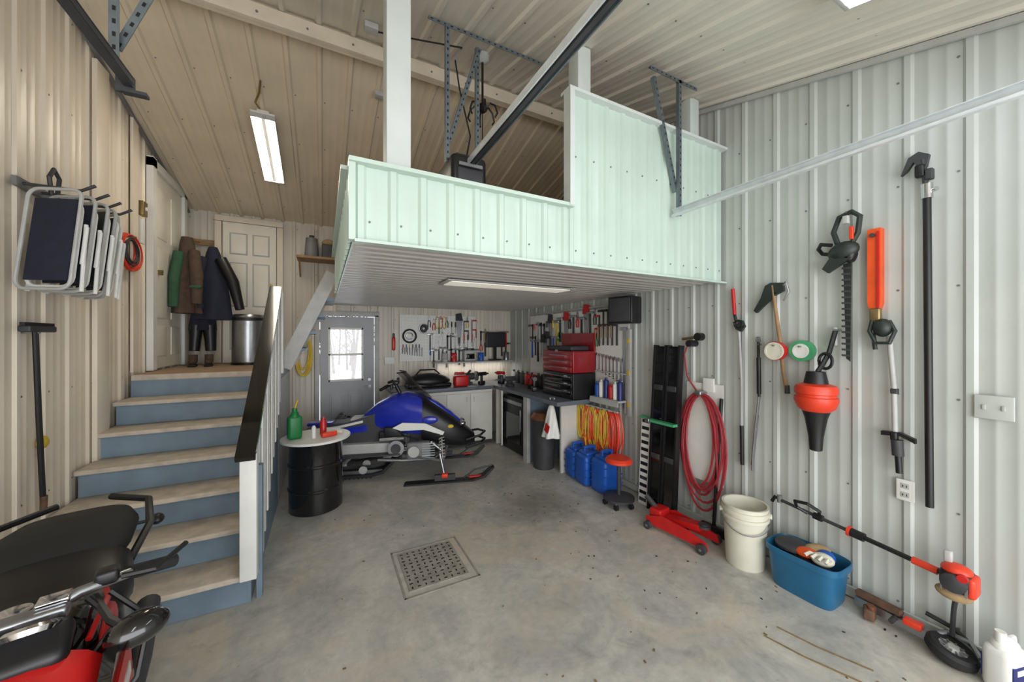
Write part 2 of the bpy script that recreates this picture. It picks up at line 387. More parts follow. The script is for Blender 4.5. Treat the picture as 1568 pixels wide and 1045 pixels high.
for y in(4.42,5.15):
    b.bar((-.36,y,1.34),(.09,y,2.36),.035,.13,M['ltgray'],up=(1,0,0))
for k in range(1,5):
    t=k/5;b.box(-.36+.46*t+.02,4.785,1.34+.92*t,.17,.70,.03,M['stair_blue'])
b.done()
# =============== GARAGE DOOR HARDWARE
def crail(b,x,y0,y1,z,m=M['galv'],s=1,k=1):
    b.box(x,(y0+y1)/2,z,.003,y1-y0,.05*k,m);b.box(x-.012*s,(y0+y1)/2,z+.025*k,.026,y1-y0,.003,m);b.box(x-.012*s,(y0+y1)/2,z-.025*k,.026,y1-y0,.003,m);b.box(x-.024*s,(y0+y1)/2,z-.018*k,.003,y1-y0,.012,m)
b=Bd('garage_door_track');crail(b,2.34,YF,1.84,2.587)
b.perf((2.36,1.80,2.56),(2.36,1.80,cz(1.8)-.05));b.perf((2.36,1.83,2.75),(2.12,1.83,cz(1.8)-.08),up=(0,1,0));b.perf((2.05,1.80,cz(1.8)-.06),(2.55,1.80,cz(1.8)-.06));b.done()
b=Bd('garage_door_track');crail(b,-.65,YF,1.84,2.60,M['darkgray'],-1,.7)
b.bar((-.63,YF,2.60),(-.63,1.84,2.60),.014,.02,M['darkgray'])
b.box(-.65,1.85,2.59,.05,.014,.06,M['darkgray']);b.box(-.62,1.84,2.56,.07,.03,.012,M['darkgray'])
b.perf((-.64,1.74,2.59),(-.64,1.74,cz(1.74)-.05));b.perf((-.64,1.76,2.66),(-.30,1.76,cz(1.76)-.05));b.done()
b=Bd('garage_door_opener')
b.box(.85,.45,2.80,.055,3.5,.012,M['galv']);b.box(.825,.45,2.785,.006,3.5,.035,M['galv']);b.box(.875,.45,2.785,.006,3.5,.035,M['galvdark']);b.box(.85,.45,2.775,.02,3.5,.014,M['darkgray'])
b.box(.84,2.36,2.74,.24,.34,.19,M['black'],bev=.03);b.box(.84,2.19,2.69,.18,.04,.10,M['darkgray'],bev=.015);b.box(.84,2.36,2.845,.16,.24,.03,M['darkgray'],bev=.01)
b.box(.84,2.175,2.76,.16,.01,.02,M['midgray'])
for p0,p1 in(((.72,2.28,2.80),(.72,2.28,cz(2.28)-.06)),((.98,2.40,2.80),(.98,2.40,cz(2.4)-.06)),((.74,2.30,2.95),(.97,2.34,cz(2.3)-.09)),((.60,2.30,cz(2.3)-.05),(1.5,2.30,cz(2.3)-.05))): b.perf(p0,p1)
b.tube([(.9,2.5,2.8),(1.0,2.6,3.2),(.95,2.7,3.6),(.93,2.75,cz(2.75)-.03)],.006,M['rubber'],6)
b.done()
b=Bd('hanging_hook_rack');hx,hy=1.08,2.55;zc=cz(hy)
b.lathe([(.055,0),(.05,-.03),(.02,-.05),(0,-.052)],M['ltgray'],(hx,hy,zc-.025))
b.cyl((hx,hy,zc-.05),(hx,hy,zc-.42),.009,M['black'],seg=8);b.lathe([(0,.03),(.03,.02),(.035,-.02),(0,-.05)],M['black'],(hx,hy,zc-.42))
for k in range(6):
    a=k*math.pi/3+.3;ca,sa=math.cos(a),math.sin(a)
    b.tube([(hx+r*ca,hy+r*sa,zc-.43+z) for r,z in((.02,0),(.06,.035),(.10,.01),(.12,-.05),(.10,-.08))],.007,M['black'],6)
b.cyl((hx,hy,zc-.45),(hx,hy,zc-.78),.004,M['black'],seg=6);b.done()
b=Bd('junction_box');
for (x,y) in((.30,2.72),(.45,3.4)): b.box(x,y,cz(y)-.04,.09,.07,.04,M['ltgray'],bev=.004)
b.tube([(.34,2.72,cz(2.72)-.05),(.6,2.6,cz(2.6)-.06),(.9,2.5,cz(2.5)-.05)],.006,M['rubber'],6);b.done()
def shoplight(name,x,y,L,tm,w=.2):
    b=Bd(name);z=cz(y);sl=-SR if y>3 else SF
    b.M=Matrix.Translation((x,y,z-.10))@Matrix.Rotation(math.atan(sl),4,'X')
    b.box(0,0,.02,w,L,.03,M['white'],bev=.006);b.box(0,0,.045,.09,L*.98,.03,M['white'])
    for sx in(-1,1):
        b.cyl((sx*w*.24,-L/2+.03,-.008),(sx*w*.24,L/2-.03,-.008),.019,tm,seg=12)
        b.box(sx*w*.49,0,.0,.006,L,.04,M['ltgray'])
    b.box(0,0,0,.03,L*.98,.02,M['midgray'])
    for sy in(-1,1): b.box(0,sy*(L/2-.012),.002,w,.024,.05,M['ltgray'],bev=.004)
    b.M=Matrix.Identity(4)
    for sy in(-.35,.35): b.cyl((x,y+sy*L,z-.06+sy*L*sl),(x,y+sy*L,z-.025+sy*L*sl),.003,M['midgray'],seg=5)
    b.done()
shoplight('fluorescent_fixture',-.48,4.34,.96,M['tube_lamp'],.19)
shoplight('fluorescent_fixture',2.12,.20,1.22,M['tube_cool'])
shoplight('fluorescent_fixture',.2,-.6,1.22,M['tube_cool'])  # added unseen behind the camera to give the room more light
b=Bd('light_cord','W');b.tube([(-.50,3.86,cz(3.86)-.06),(-.52,3.78,cz(3.78)-.08),(-.48,3.68,cz(3.68)-.07),(-.46,3.6,cz(3.6)-.03)],.008,M['brass'],6)
b.done()
# =============== FLOOR DRAIN
b=Bd('floor_drain');gx,gy=.71,2.59
for (x,y,sx,sy) in((gx-.25,gy,.014,.55),(gx+.25,gy,.014,.55),(gx,gy-.27,.51,.014),(gx,gy+.27,.51,.014)): b.box(x,y,.002,sx,sy,.004,M['drain_metal'])
b.box(gx-.01,gy+.01,.003,.41,.45,.006,M['drain_metal'])
for i in range(9):
    for j in range(10):
        b.box(gx-.01-.18+i*.045,gy+.01-.20+j*.0445,.0065,.022 if (i+j)%2 else .009,.009 if (i+j)%2 else .020,.002,M['black'])
b.done()
b=Bd('floor_debris')
for i in range(120):
    x=random.uniform(0,2.75) if i%3 else random.uniform(1.6,2.85);y=random.uniform(.5,4.2);r=random.uniform(.003,.009)
    b.box(x,y,.003,r*2,r,.003,M['leaf'] if i%3 else M['rubber'],rot=(0,random.uniform(-.2,.2),random.uniform(0,6)))
for k in range(2):
    x=2.28+k*.13;b.tube([(x,.75,.002),(x-.08,.95,.002),(x-.12,1.12,.002)],.004,M['leaf'],5)
b.done()
# =============== WORKBENCH
b=Bd('workbench_cabinet')
b.box(1.60,5.45,.46,1.50,.58,.78,M['cabinet']);b.box(1.60,5.48,.035,1.5,.52,.07,M['darkgray'])
b.box(1.60,5.44,.885,1.52,.64,.05,M['counter'],bev=.006)
for k in range(4):
    xx=.85+.19+k*.375;b.box(xx,5.15,.46,.355,.02,.70,M['cabinet'],bev=.004);b.cyl((xx+(.13 if k%2==0 else -.13),5.135,.68),(xx+(.13 if k%2==0 else -.13),5.135,.76),.006,M['steel'],seg=8)
b.box(2.67,4.58,.885,.60,2.34,.05,M['counter'],bev=.006)
b.box(2.67,5.12,.43,.54,.03,.86,M['cabinet']);b.box(2.42,4.98,.45,.02,.26,.82,M['cabinet'],rot=(0,0,-.35))
b.box(2.67,4.16,.43,.58,.04,.86,M['stair_blue']);b.box(2.40,4.16,.43,.05,.10,.86,M['ltgray'])
b.box(2.76,3.63,.43,.38,.03,.86,M['cabinet']);b.box(2.95,4.7,.43,.015,2.0,.86,M['cabinet']);b.done()
b=Bd('mini_fridge');b.box(2.68,4.62,.40,.48,.66,.78,M['darkgray'],bev=.015);b.box(2.44,4.62,.40,.03,.64,.74,M['black'],bev=.01)
b.box(2.42,4.62,.72,.012,.56,.05,M['steel'],bev=.004);b.box(2.42,4.62,.36,.01,.50,.40,M['blackgloss']);b.box(2.415,4.36,.5,.02,.02,.3,M['steel'],bev=.005);b.done()
b=Bd('pegboard_back','B');b.box(1.68,1.65,.025,1.26,.73,.012,M['white'])
for i in range(25):
    for j in range(14): b.box(1.08+i*.05,1.32+j*.05,.0315,.006,.006,.001,M['darkgray'])
b.done()
b=Bd('pegboard_side','R');b.box(3.97,1.46,.025,2.12,1.08,.012,M['white']);b.box(3.95,2.03,.03,2.16,.02,.02,M['ltgray']);b.done()
def tool(b,k,a,z,c,s=1.,m=None):
    P=lambda l:[(a+x*s,z+y*s) for x,y in l]
    if k=='hammer':
        b.prism(P([(-.008,0),(.008,0),(.012,-.26),(-.012,-.26)]),c,c+.018,m or M['wood']);b.box(a,z+.008*s,c+.012,.10*s,.028*s,.026,M['steel'],bev=.006);b.prism(P([(-.05,.02),(-.085,-.012),(-.05,-.004)]),c,c+.02,M['steel'])
    elif k=='wrench':
        b.prism(P([(-.006,-.02),(.006,-.02),(.007,-.19),(-.007,-.19)]),c,c+.007,M['steel']);b.prism(P([(-.02,.02),(-.008,.006),(.008,.006),(.02,.02),(.019,-.014),(.006,-.028),(-.006,-.028),(-.019,-.014)]),c,c+.009,M['steel'])
        b.loop(a,z-.2*s,c+.004,.013*s,.013*s,.005*s,M['steel'],12)
    elif k=='pliers':
        b.prism(P([(-.008,.06),(.008,.06),(.016,0),(.006,-.02),(-.006,-.02),(-.016,0)]),c,c+.012,M['steel'])
        for q in(-1,1): b.tube([(a+q*.006*s,z-.01*s,c+.007),(a+q*.022*s,z-.06*s,c+.007),(a+q*.018*s,z-.13*s,c+.007)],.008*s,m or M['red'],6)
    elif k=='driver':
        b.cyl((a,z,c+.012),(a,z-.09*s,c+.012),.013*s,m or M['yellow'],seg=8);b.cyl((a,z-.09*s,c+.012),(a,z-.2*s,c+.012),.004,M['steel'],seg=6)
    elif k=='saw':
        b.prism(P([(-.05,0),(.05,0),(.02,-.36),(-.02,-.36)]),c,c+.003,M['steel']);b.prism(P([(-.05,.10),(.03,.11),(.055,0),(-.055,0)]),c,c+.018,m or M['wood'])
    elif k=='square':
        b.box(a,z-.1*s,c+.002,.03*s,.24*s,.004,M['darkgray']);b.box(a+.06*s,z-.0,c+.002,.15*s,.03*s,.004,M['midgray'])
    elif k=='clamp':
        b.box(a,z-.14*s,c+.01,.012*s,.34*s,.014,M['darkgray']);b.box(a+.035*s,z+.02*s,c+.01,.08*s,.022*s,.02,m or M['darkgray'],bev=.003);b.box(a+.035*s,z-.12*s,c+.01,.08*s,.022*s,.02,m or M['darkgray'],bev=.003);b.cyl((a+.07*s,z-.12*s,c+.01),(a+.07*s,z-.24*s,c+.01),.011*s,M['wood'],seg=8)
b=Bd('back_wall_hand_tools','B')
kinds=['wrench','pliers','driver','hammer','square','saw','clamp'];ms=[M['red'],M['blueplastic'],M['yellow'],M['black'],M['darkgray'],M['darkgray'],M['green'],M['black']]
b.loop(1.20,1.68,.05,.10,.10,.014,M['rubber'],24);b.loop(1.20,1.68,.05,.05,.05,.008,M['steel'],18)
b.loop(1.42,1.80,.05,.07,.07,.008,M['steel'],20);b.loop(1.42,1.80,.05,.04,.04,.02,M['darkgray'],18)
for i in range(9): b.cyl((1.09+i*.038,1.50,.04),(1.09+i*.038,1.40-.006*i,.04),.008,M['steel'],seg=8)
for i in range(6): tool(b,'driver',1.10+i*.05,1.55,.035,.6,ms[i%6])
x=1.52
while x<2.28:
    for zz in (1.93,1.68,1.47): 
        k=random.choice(kinds[:5] if zz<1.9 else kinds);tool(b,k,x+random.uniform(-.01,.01),zz+random.uniform(-.03,.03),.034,random.uniform(.9,1.2),random.choice(ms))
    x+=.072
for i in range(3): b.loop(1.64+i*.06,1.90,.05,.03,.10,.006,M['yellow'] if i!=1 else M['orange'],20)
for zz in(1.75,1.55):
    for xx in(2.42,2.50,2.82,2.90): tool(b,random.choice(['pliers','hammer','square']),xx,zz,.02,1.0,random.choice(ms))
b.done()
b=Bd('side_wall_hand_tools','R')
y=4.95
while y>4.15:
    for zz in(1.88,1.62): tool(b,random.choice(kinds),y,zz+random.uniform(-.04,.04),.034,random.uniform(1.0,1.3),random.choice(ms))
    y-=.085
y=4.05
while y>3.3:
    tool(b,random.choice(['clamp','hammer','saw','pliers']),y,1.93+random.uniform(-.04,.03),.034,1.1,random.choice([M['darkgray'],M['black'],M['red']]));y-=.085
for i in range(4): tool(b,'clamp',3.30-i*.075,1.95,.034,1.25,M['darkgray'])
for i in range(11): tool(b,'wrench',3.62-i*.06,1.48-.008*i,.034,.75+.045*i)
for i in range(6): tool(b,'pliers',3.85-i*.085,1.66,.034,.9,random.choice([M['red'],M['yellow'],M['green']]))
b.box(3.22,1.25,.05,.60,.012,.03,M['ltgray']);b.done()
b=Bd('tool_rail_shelf','R');b.box(3.15,.95,.11,.46,.02,.14,M['ltgray']);b.box(3.15,.92,.18,.46,.05,.012,M['ltgray'])
for aa in(2.94,3.36): b.box(aa,.88,.045,.02,.12,.02,M['ltgray'])
b.box(3.26,.845,.19,.70,.018,.018,M['ltgray']);b.done()
for i,(aa,mm) in enumerate(((3.33,'blueplastic'),(3.26,'white'),(3.18,'label_blue'),(3.10,'red'),(3.03,'white'),(2.96,'label_blue'))):
    b=Bd('spray_can');h=.13+.03*(i%3);b.lathe([(.03,0),(.031,h),(.022,h+.015),(.014,h+.02),(.014,h+.04),(0,h+.04)],M[mm],(2.89,aa,.961),seg=14);b.done()
b=Bd('wall_shelf','B');b.box(2.25,1.25,.11,1.38,.02,.18,M['ltgray'])
for xx in(1.65,2.25,2.85): b.box(xx,1.17,.03,.02,.14,.02,M['ltgray'])
b.done()
b=Bd('shop_radio','W');b.box(2.16,5.68,1.355,.20,.12,.18,M['ltgray'],bev=.02);b.box(2.16,5.615,1.345,.15,.01,.09,M['blackgloss'],bev=.004);b.cyl((2.24,5.70,1.44),(2.27,5.70,1.66),.003,M['steel'],seg=5);b.done()
b=Bd('shop_monitor','W');b.box(2.64,5.66,1.62,.36,.05,.26,M['black'],bev=.01);b.box(2.64,5.632,1.62,.32,.006,.22,M['screen']);b.box(2.64,5.68,1.41,.05,.03,.28,M['black']);b.box(2.64,5.68,1.275,.20,.12,.02,M['black'],bev=.005);b.done()
for i,(xx,mm) in enumerate(((1.75,'ltgray'),(1.9,'red'),(2.38,'blueplastic'),(2.86,'steel'))):
    b=Bd('paint_can');b.lathe([(.05,0),(.05,.13),(.053,.135),(.045,.14),(0,.138)],M[mm],(xx,5.69,1.262),seg=18);b.loop(xx,5.63,1.34,.05,.03,.002,M['steel'],12,'b');b.done()
b=Bd('leather_tool_bag','W');b.sph(1.40,5.40,1.0,.34,.16,.12,M['black'],24);b.box(1.40,5.40,.947,.66,.28,.07,M['black'],bev=.03);b.tube([(1.2,5.40,1.08),(1.28,5.40,1.17),(1.5,5.40,1.17),(1.6,5.40,1.08)],.012,M['black'],8);b.done()
b=Bd('bench_grinder','W');b.box(2.05,5.5,.925,.16,.14,.03,M['darkgray']);b.cyl((1.93,5.5,1.03),(2.17,5.5,1.03),.06,M['darkgray'],seg=20)
for xx in(1.88,2.22): b.cyl((xx-.015,5.5,1.03),(xx+.015,5.5,1.03),.08,M['midgray'],seg=24);b.cyl((xx-.02,5.5,1.03),(xx+.02,5.5,1.03),.02,M['steel'],seg=12)
b.box(2.05,5.5,.96,.10,.10,.06,M['darkgray']);b.done()
b=Bd('gas_can','W');b.box(1.86,5.24,.998,.22,.14,.17,M['red'],bev=.03);b.box(1.84,5.24,1.115,.15,.03,.03,M['red'],bev=.01);b.cyl((1.95,5.24,1.07),(2.02,5.24,1.15),.018,M['black'],seg=10);b.done()
b=Bd('bench_vise','W');b.lathe([(.08,0),(.07,.03),(.045,.05),(.05,.08)],M['darkgray'],(2.55,4.95,.911));b.box(2.55,4.95,1.02,.20,.09,.07,M['darkgray'],bev=.012);b.box(2.43,4.95,1.06,.03,.14,.06,M['steel'],bev=.004);b.box(2.39,4.95,1.03,.04,.12,.10,M['darkgray'],bev=.01);b.cyl((2.30,4.95,1.01),(2.40,4.95,1.01),.014,M['steel']);b.cyl((2.30,4.86,1.01),(2.30,5.04,1.01),.006,M['steel'],seg=8);b.done()
for i,(xx,yy,mm,rz) in enumerate(((2.70,4.55,'red',.4),(2.60,4.30,'black',1.2),(2.55,5.25,'red',2.),(2.22,5.28,'black',.2))):
    b=Bd('cordless_drill',loc(xx,yy,.911,rz));b.box(0,0,.03,.10,.07,.06,M['black'],bev=.01);b.box(.0,0,.10,.035,.035,.10,M[mm],bev=.01);b.cyl((-.06,0,.17),(.08,0,.17),.03,M[mm],seg=14);b.cyl((.08,0,.17),(.13,0,.17),.02,M['darkgray'],.012,14);b.done()
for i in range(9):
    b=Bd('oil_bottle');xx,yy=2.86+random.uniform(-.03,.01),4.16+i*.15;mm=M[random.choice(['black','red','black','white','darkgray','darkgray'])]
    b.box(xx,yy,1.0,.06,.10,.175,mm,bev=.015);b.cyl((xx,yy,1.08),(xx,yy,1.12),.017,M['black'],seg=10);b.done()
b=Bd('tool_chest','W')
b.box(2.78,3.76,1.07,.34,.66,.31,M['black'],bev=.008)
for k in range(3): b.box(2.605,3.76,.98+.09*k,.012,.60,.078,M['blackgloss'],bev=.003);b.box(2.595,3.76,1.0+.09*k,.01,.56,.008,M['steel'])
b.box(2.78,3.76,1.36,.34,.66,.26,M['toolbox_red'],bev=.008)
for k in range(3): b.box(2.605,3.76,1.265+.075*k,.012,.60,.066,M['toolbox_red'],bev=.003);b.box(2.595,3.76,1.285+.075*k,.01,.30,.008,M['steel'])
b.box(2.93,3.76,1.60,.03,.66,.22,M['toolbox_red'],rot=(0,-.08,0));b.box(2.60,3.76,1.49,.01,.05,.03,M['steel']);b.box(2.78,3.76,1.52,.28,.5,.06,M['darkgray'],bev=.02);b.done()
b=Bd('wall_speaker','W');b.box(2.80,2.80,1.94,.20,.28,.28,M['black'],rot=(0,.0,.25),bev=.015);b.box(2.695,2.77,1.94,.012,.24,.24,M['darkgray'],rot=(0,0,.25),bev=.004);b.bar((2.85,2.8,1.94),(2.97,2.8,1.98),.03,.03,M['black']);b.done()
b=Bd('spirit_level','R');b.box(2.88,1.27,.05,.05,.95,.03,M['ltgray'],bev=.004)
for z in(1.27,1.62,.92): b.box(2.88,z,.067,.03,.05,.006,M['yellow'])
b.done()
b=Bd('drywall_t_square','R');b.box(2.97,1.32,.04,.035,.9,.004,M['steel']);b.box(2.97,1.75,.045,.1,.035,.012,M['steel']);b.done()
b=Bd('extension_cord_coils','R')
for aa,mm,ww,hh in((3.53,'yellow',.06,.20),(3.44,'orange',.07,.24),(3.34,'yellow',.08,.27),(3.24,'orange',.08,.24),(3.14,'yellow',.06,.22),(3.05,'redorange',.08,.27),(2.96,'redorange',.08,.24)):
    b.coil(aa,.84-hh,.17,ww,hh,8,.007,M[mm],.5);b.cyl((aa,.84,.12),(aa,.84,.22),.006,M['steel'],seg=6)
b.tube([(3.45,.45,.2),(3.4,.3,.22),(3.3,.35,.24),(3.2,.28,.22),(3.1,.4,.2)],.007,M['yellow'],6)
b.done()
def jug(name,x,y,rz,h=.36,w=.22,d=.24,m=M['blueplastic'],cap=M['blueplastic']):
    b=Bd(name,loc(x,y,0,rz));b.box(0,0,h*.41,w,d,h*.80,m,bev=.035)
    b.box(0,0,h*.83,w*.8,d*.7,h*.10,m,bev=.02)
    b.box(0,-d*.02,h*.98,w*.16,d*.62,h*.07,m,bev=.01);b.box(0,-d*.30,h*.90,w*.16,d*.1,h*.16,m,bev=.01);b.box(0,d*.24,h*.90,w*.16,d*.1,h*.16,m,bev=.01)
    b.cyl((w*.28,-d*.25,h*.85),(w*.28,-d*.25,h*.97),.028,cap,seg=16)
    for k in(.25,.45,.65): b.box(0,0,h*k,w*1.012,d*1.012,.012,m,bev=.004)
    return b.done()
jug('water_jug',2.70,3.47,1.5,.40,.20,.24);jug('water_jug',2.68,3.23,1.5,.42,.22,.25);jug('water_jug',2.70,2.97,1.6,.44,.23,.25)
b=Bd('trash_bin','W');b.lathe([(.13,0),(.15,.5),(.16,.62),(.165,.63),(.15,.63),(.14,.5),(.12,.03),(0,.03)],M['darkgray'],(2.50,3.90,0),seg=28);b.lathe([(.165,.62),(.17,.64),(.12,.70),(0,.72)],M['copper'],(2.50,3.90,0),seg=28);b.done()
b=Bd('plastic_shopping_bag','W');b.drape(2.43,3.62,.84,.46,.05,.20,.05,.20,M['white'],5,.22);b.tube([(2.43,3.62,.83),(2.41,3.62,.93),(2.46,3.60,.93),(2.44,3.60,.83)],.006,M['white'],6);b.box(2.34,3.58,.58,.01,.08,.10,M['red'],rot=(.4,0,0));b.done()
b=Bd('mechanic_stool','W');sx,sy=2.58,2.66
b.lathe([(0,.475),(.11,.47),(.13,.45),(.13,.43),(.11,.42),(0,.42)],M['redorange'],(sx,sy,0),seg=32);b.cyl((sx,sy,.1),(sx,sy,.43),.018,M['darkgray']);b.lathe([(.15,.07),(.15,.09),(.05,.11),(0,.11)],M['darkgray'],(sx,sy,0),seg=32)
for k in range(5):
    a=k*2*math.pi/5;b.cyl((sx+.13*math.cos(a)-.012,sy+.13*math.sin(a),.028),(sx+.13*math.cos(a)+.012,sy+.13*math.sin(a),.028),.027,M['rubber']);b.cyl((sx+.13*math.cos(a),sy+.13*math.sin(a),.03),(sx+.13*math.cos(a),sy+.13*math.sin(a),.08),.008,M['steel'],seg=8)
b.done()
b=Bd('loading_ramp','W')
for y in(2.265,2.415):
    for s in(-1,1): b.bar((2.80,y+s*.062,.0),(2.90,y+s*.062,1.58),.018,.06,M['black'],up=(1,0,0))
    b.bar((2.79,y,.01),(2.885,y,1.57),.115,.012,M['blackgloss'],up=(1,0,0))
    for k in range(2): t=(k+.8)/2.4;b.box(2.775+.095*t,y,1.57*t,.012,.10,.05,M['darkgray'],bev=.004)
b.box(2.79,2.34,.86,.06,.32,.022,M['tapegreen']);b.box(2.76,2.46,.86,.04,.05,.04,M['steel'],bev=.006);b.done()
b=Bd('striped_marker_board','W');b.box(2.84,2.565,.43,.025,.11,.86,M['white'],rot=(0,.06,0))
for k in range(12): b.box(2.808+.0042*k,2.565,.05+k*.07,.014,.085,.032,M['black'] if k%3 else M['darkgray'],rot=(0,.06,0))
b.box(2.85,2.565,.86,.05,.12,.02,M['tapegreen']);b.done()
b=Bd('hose_reel_panel','R');b.box(2.03,.82,.022,.34,.86,.01,M['white']);b.box(1.98,1.24,.035,.10,.12,.02,M['white'],bev=.004);b.done()
b=Bd('air_hose_coil','R');b.coil(2.03,.69,.05,.19,.47,8,.010,M['redhose'],.2);b.box(2.03,1.17,.07,.06,.04,.10,M['steel'],bev=.01)
b.tube([(2.08,1.17,.05),(2.18,1.30,.05),(2.20,1.5,.06),(2.16,1.62,.05)],.007,M['redhose'],8);b.tube([(1.98,1.14,.07),(1.90,.9,.08),(1.87,.5,.08),(1.90,.25,.07)],.010,M['redhose'],8);b.done()
b=Bd('air_regulator','R');b.cyl((2.13,1.60,.0),(2.13,1.60,.10),.03,M['black']);b.cyl((2.06,1.66,.06),(2.22,1.64,.06),.012,M['brass']);b.cyl((2.03,1.66,.06),(2.03,1.66,.12),.035,M['black']);b.done()
b=Bd('floor_squeegee','W');b.cyl((2.91,1.90,.06),(2.955,1.86,1.14),.014,M['black'],seg=12);b.box(2.90,1.90,.05,.04,.20,.05,M['black'],bev=.008);b.box(2.90,1.90,.018,.012,.22,.034,M['rubber']);b.done()
JT=loc(2.64,2.00,0,math.radians(-82),.92)
b=Bd('floor_jack',JT)
for s in(-1,1):
    b.M=JT@Matrix(((1,0,0,0),(0,0,1,s*.10),(0,1,0,0),(0,0,0,1)))
    b.prism([(-.28,.04),(-.30,.10),(-.12,.16),(.12,.13),(.26,.09),(.28,.03),(.1,.035)],-.008,.008,M['red'])
b.M=JT
b.bar((-.20,0,.10),(.18,0,.16),.09,.05,M['red']);b.lathe([(.05,0),(.05,.02),(.03,.02),(.03,.03),(0,.03)],M['darkgray'],(.20,0,.165));b.box(-.22,0,.13,.12,.16,.10,M['red'],bev=.015)
b.cyl((-.24,0,.15),(-.36,0,.24),.025,M['darkgray']);b.cyl((-.05,0,.08),(.05,0,.08),.03,M['black']);b.box(.0,.112,.09,.16,.004,.03,M['white'])
for x,r in((-.26,.035),(.24,.04)):
    for s in(-1,1): b.cyl((x,s*.13-.02,r),(x,s*.13+.02,r),r,M['darkgray'],seg=20);b.cyl((x,s*.13-.024,r),(x,s*.13+.024,r),.012,M['steel'])
b.done()
b=Bd('plastic_bucket','W');bx,by=2.74,1.55
b.lathe([(0,0),(.118,0),(.122,.01),(.138,.34),(.150,.345),(.150,.365),(.139,.367),(.139,.385),(.152,.388),(.152,.41),(.141,.412),(.141,.43),(.149,.432),(.149,.44),(.134,.44),(.115,.02),(0,.02)],M['bucket'],(bx,by,0),seg=40)
b.tube([(bx+.155*math.cos(a),by+.155*math.sin(a),.37-.10*math.sin(a-2.2)) for a in [2.2+math.pi*i/16 for i in range(17)]],.004,M['steel'],6)
for s in(0,math.pi): b.cyl((bx+.14*math.cos(2.2+s),by+.14*math.sin(2.2+s),.37),(bx+.162*math.cos(2.2+s),by+.162*math.sin(2.2+s),.37),.02,M['bucket'])
b.done()
b=Bd('storage_tub','W');o=(2.79,1.19,0)
b.open_lathe([(.001,.0),(.85,.0),(.90,.02),(1.0,.22),(1.08,.225),(1.08,.26),(1.05,.262),(.97,.23),(.86,.03),(.001,.03)],M['teal'],o,48,.13,.19,.55)
b.done()
b=Bd('gloves_and_rags','W');
for (x,y,z,sx,sy,sz,m,r) in((2.79,1.27,.26,.10,.10,.035,'darkgray',.3),(2.76,1.18,.265,.05,.06,.03,'orange',.8),(2.82,1.10,.26,.05,.05,.04,'blueplastic',0),(2.75,1.09,.27,.045,.06,.04,'bucket',.5),(2.85,1.16,.265,.04,.08,.04,'cloth_tan',.9)):
    b.sph(x,y,z,sx,sy,sz,M[m],14,rot=(0,0,r))
b.sph(2.79,1.19,.16,.09,.14,.08,M['darkgray'])
for k in range(4): b.tube([(2.75,1.05+k*.02,.28),(2.71,1.05+k*.03,.30),(2.685,1.05+k*.035,.285)],.011,M['bucket'],6)
b.done()
b=Bd('string_trimmer','W')
P0,P1=V((2.90,1.40,.49)),V((2.84,.62,.43));D=(P1-P0)
b.tube([P0,P0+D*.5,P1],.011,M['darkgray'],10);b.tube([P0+D*.60,P0+D*.85],.014,M['black'],10);b.tube([P0+D*.86,P0+D*.98],.02,M['redorange'],10);b.tube([P0+D*.52,P0+D*.60],.026,M['black'],12)
q=P0+D*.50;b.cyl(q,q+D*.02,.03,M['redorange'])
q=P0+D*.30;b.tube([q,q+V((-.03,-.02,.05)),q+V((-.07,.03,.09)),q+V((-.07,.10,.08)),q+V((-.03,.11,.03)),q+V((0,.06,0))],.011,M['black'],8);b.cyl(q-D*.03,q+D*.03,.022,M['black'])
b.tube([P0,P0+V((0,.03,.01)),P0+V((0,.05,-.03))],.012,M['black'],8);b.cyl(P0+V((0,.0,-.02)),P0+V((0,.0,.03)),.016,M['midgray'])
e=P1+V((0,-.05,.0));b.box(e.x,e.y,e.z,.12,.11,.11,M['black'],bev=.03);b.sph(e.x-.01,e.y,e.z+.05,.055,.055,.03,M['redorange']);b.box(e.x+.0,e.y-.05,e.z-.01,.10,.035,.10,M['redorange'],bev=.015)
b.sph(e.x-.01,e.y+.01,e.z-.075,.045,.065,.035,M['cloth_tan']);b.lathe([(.045,0),(.045,.02),(.02,.03),(0,.03)],M['darkgray'],(e.x-.055,e.y,e.z),(-1,0,0));b.cyl((e.x-.06,e.y-.03,e.z+.04),(e.x-.08,e.y-.03,e.z+.04),.018,M['red'])
for k in range(5): b.box(e.x-.063,e.y-.04+k*.02,e.z-.03,.01,.008,.04,M['midgray'])
b.box(e.x,e.y+.03,e.z+.10,.03,.03,.06,M['ltgray'],bev=.008);b.tube([(e.x,e.y,e.z-.05),(e.x+.04,e.y+.02,.25),(e.x+.06,e.y+.03,.10)],.010,M['darkgray'],8);b.done()
b=Bd('trailer_tongue_jack','W')
b.bar((2.90,.98,.05),(2.86,.66,.06),.045,.045,M['steel']);b.bar((2.91,.98,.09),(2.88,.78,.10),.04,.03,M['rust']);b.box(2.83,.90,.04,.07,.05,.06,M['rust'],bev=.01,rot=(0,0,.3));b.cyl((2.83,.89,.02),(2.83,.89,.09),.02,M['copper'])
b.cyl((2.80,.80,.07),(2.95,.80,.07),.012,M['darkgray']);b.box(2.86,.73,.085,.05,.07,.03,M['redorange'],bev=.004)
wx,wy=2.84,.59
b.M=loc(wx,wy,.05)@Matrix.Rotation(.25,4,'X')
b.lathe([(.05,-.025),(.08,-.03),(.092,-.015),(.092,.015),(.08,.03),(.05,.025),(.05,-.025)],M['rubber'],(0,0,0),seg=32);b.lathe([(0,-.01),(.055,-.01),(.055,.02),(.03,.012),(.02,.03),(0,.03)],M['ltgray'],(0,0,0),seg=24)
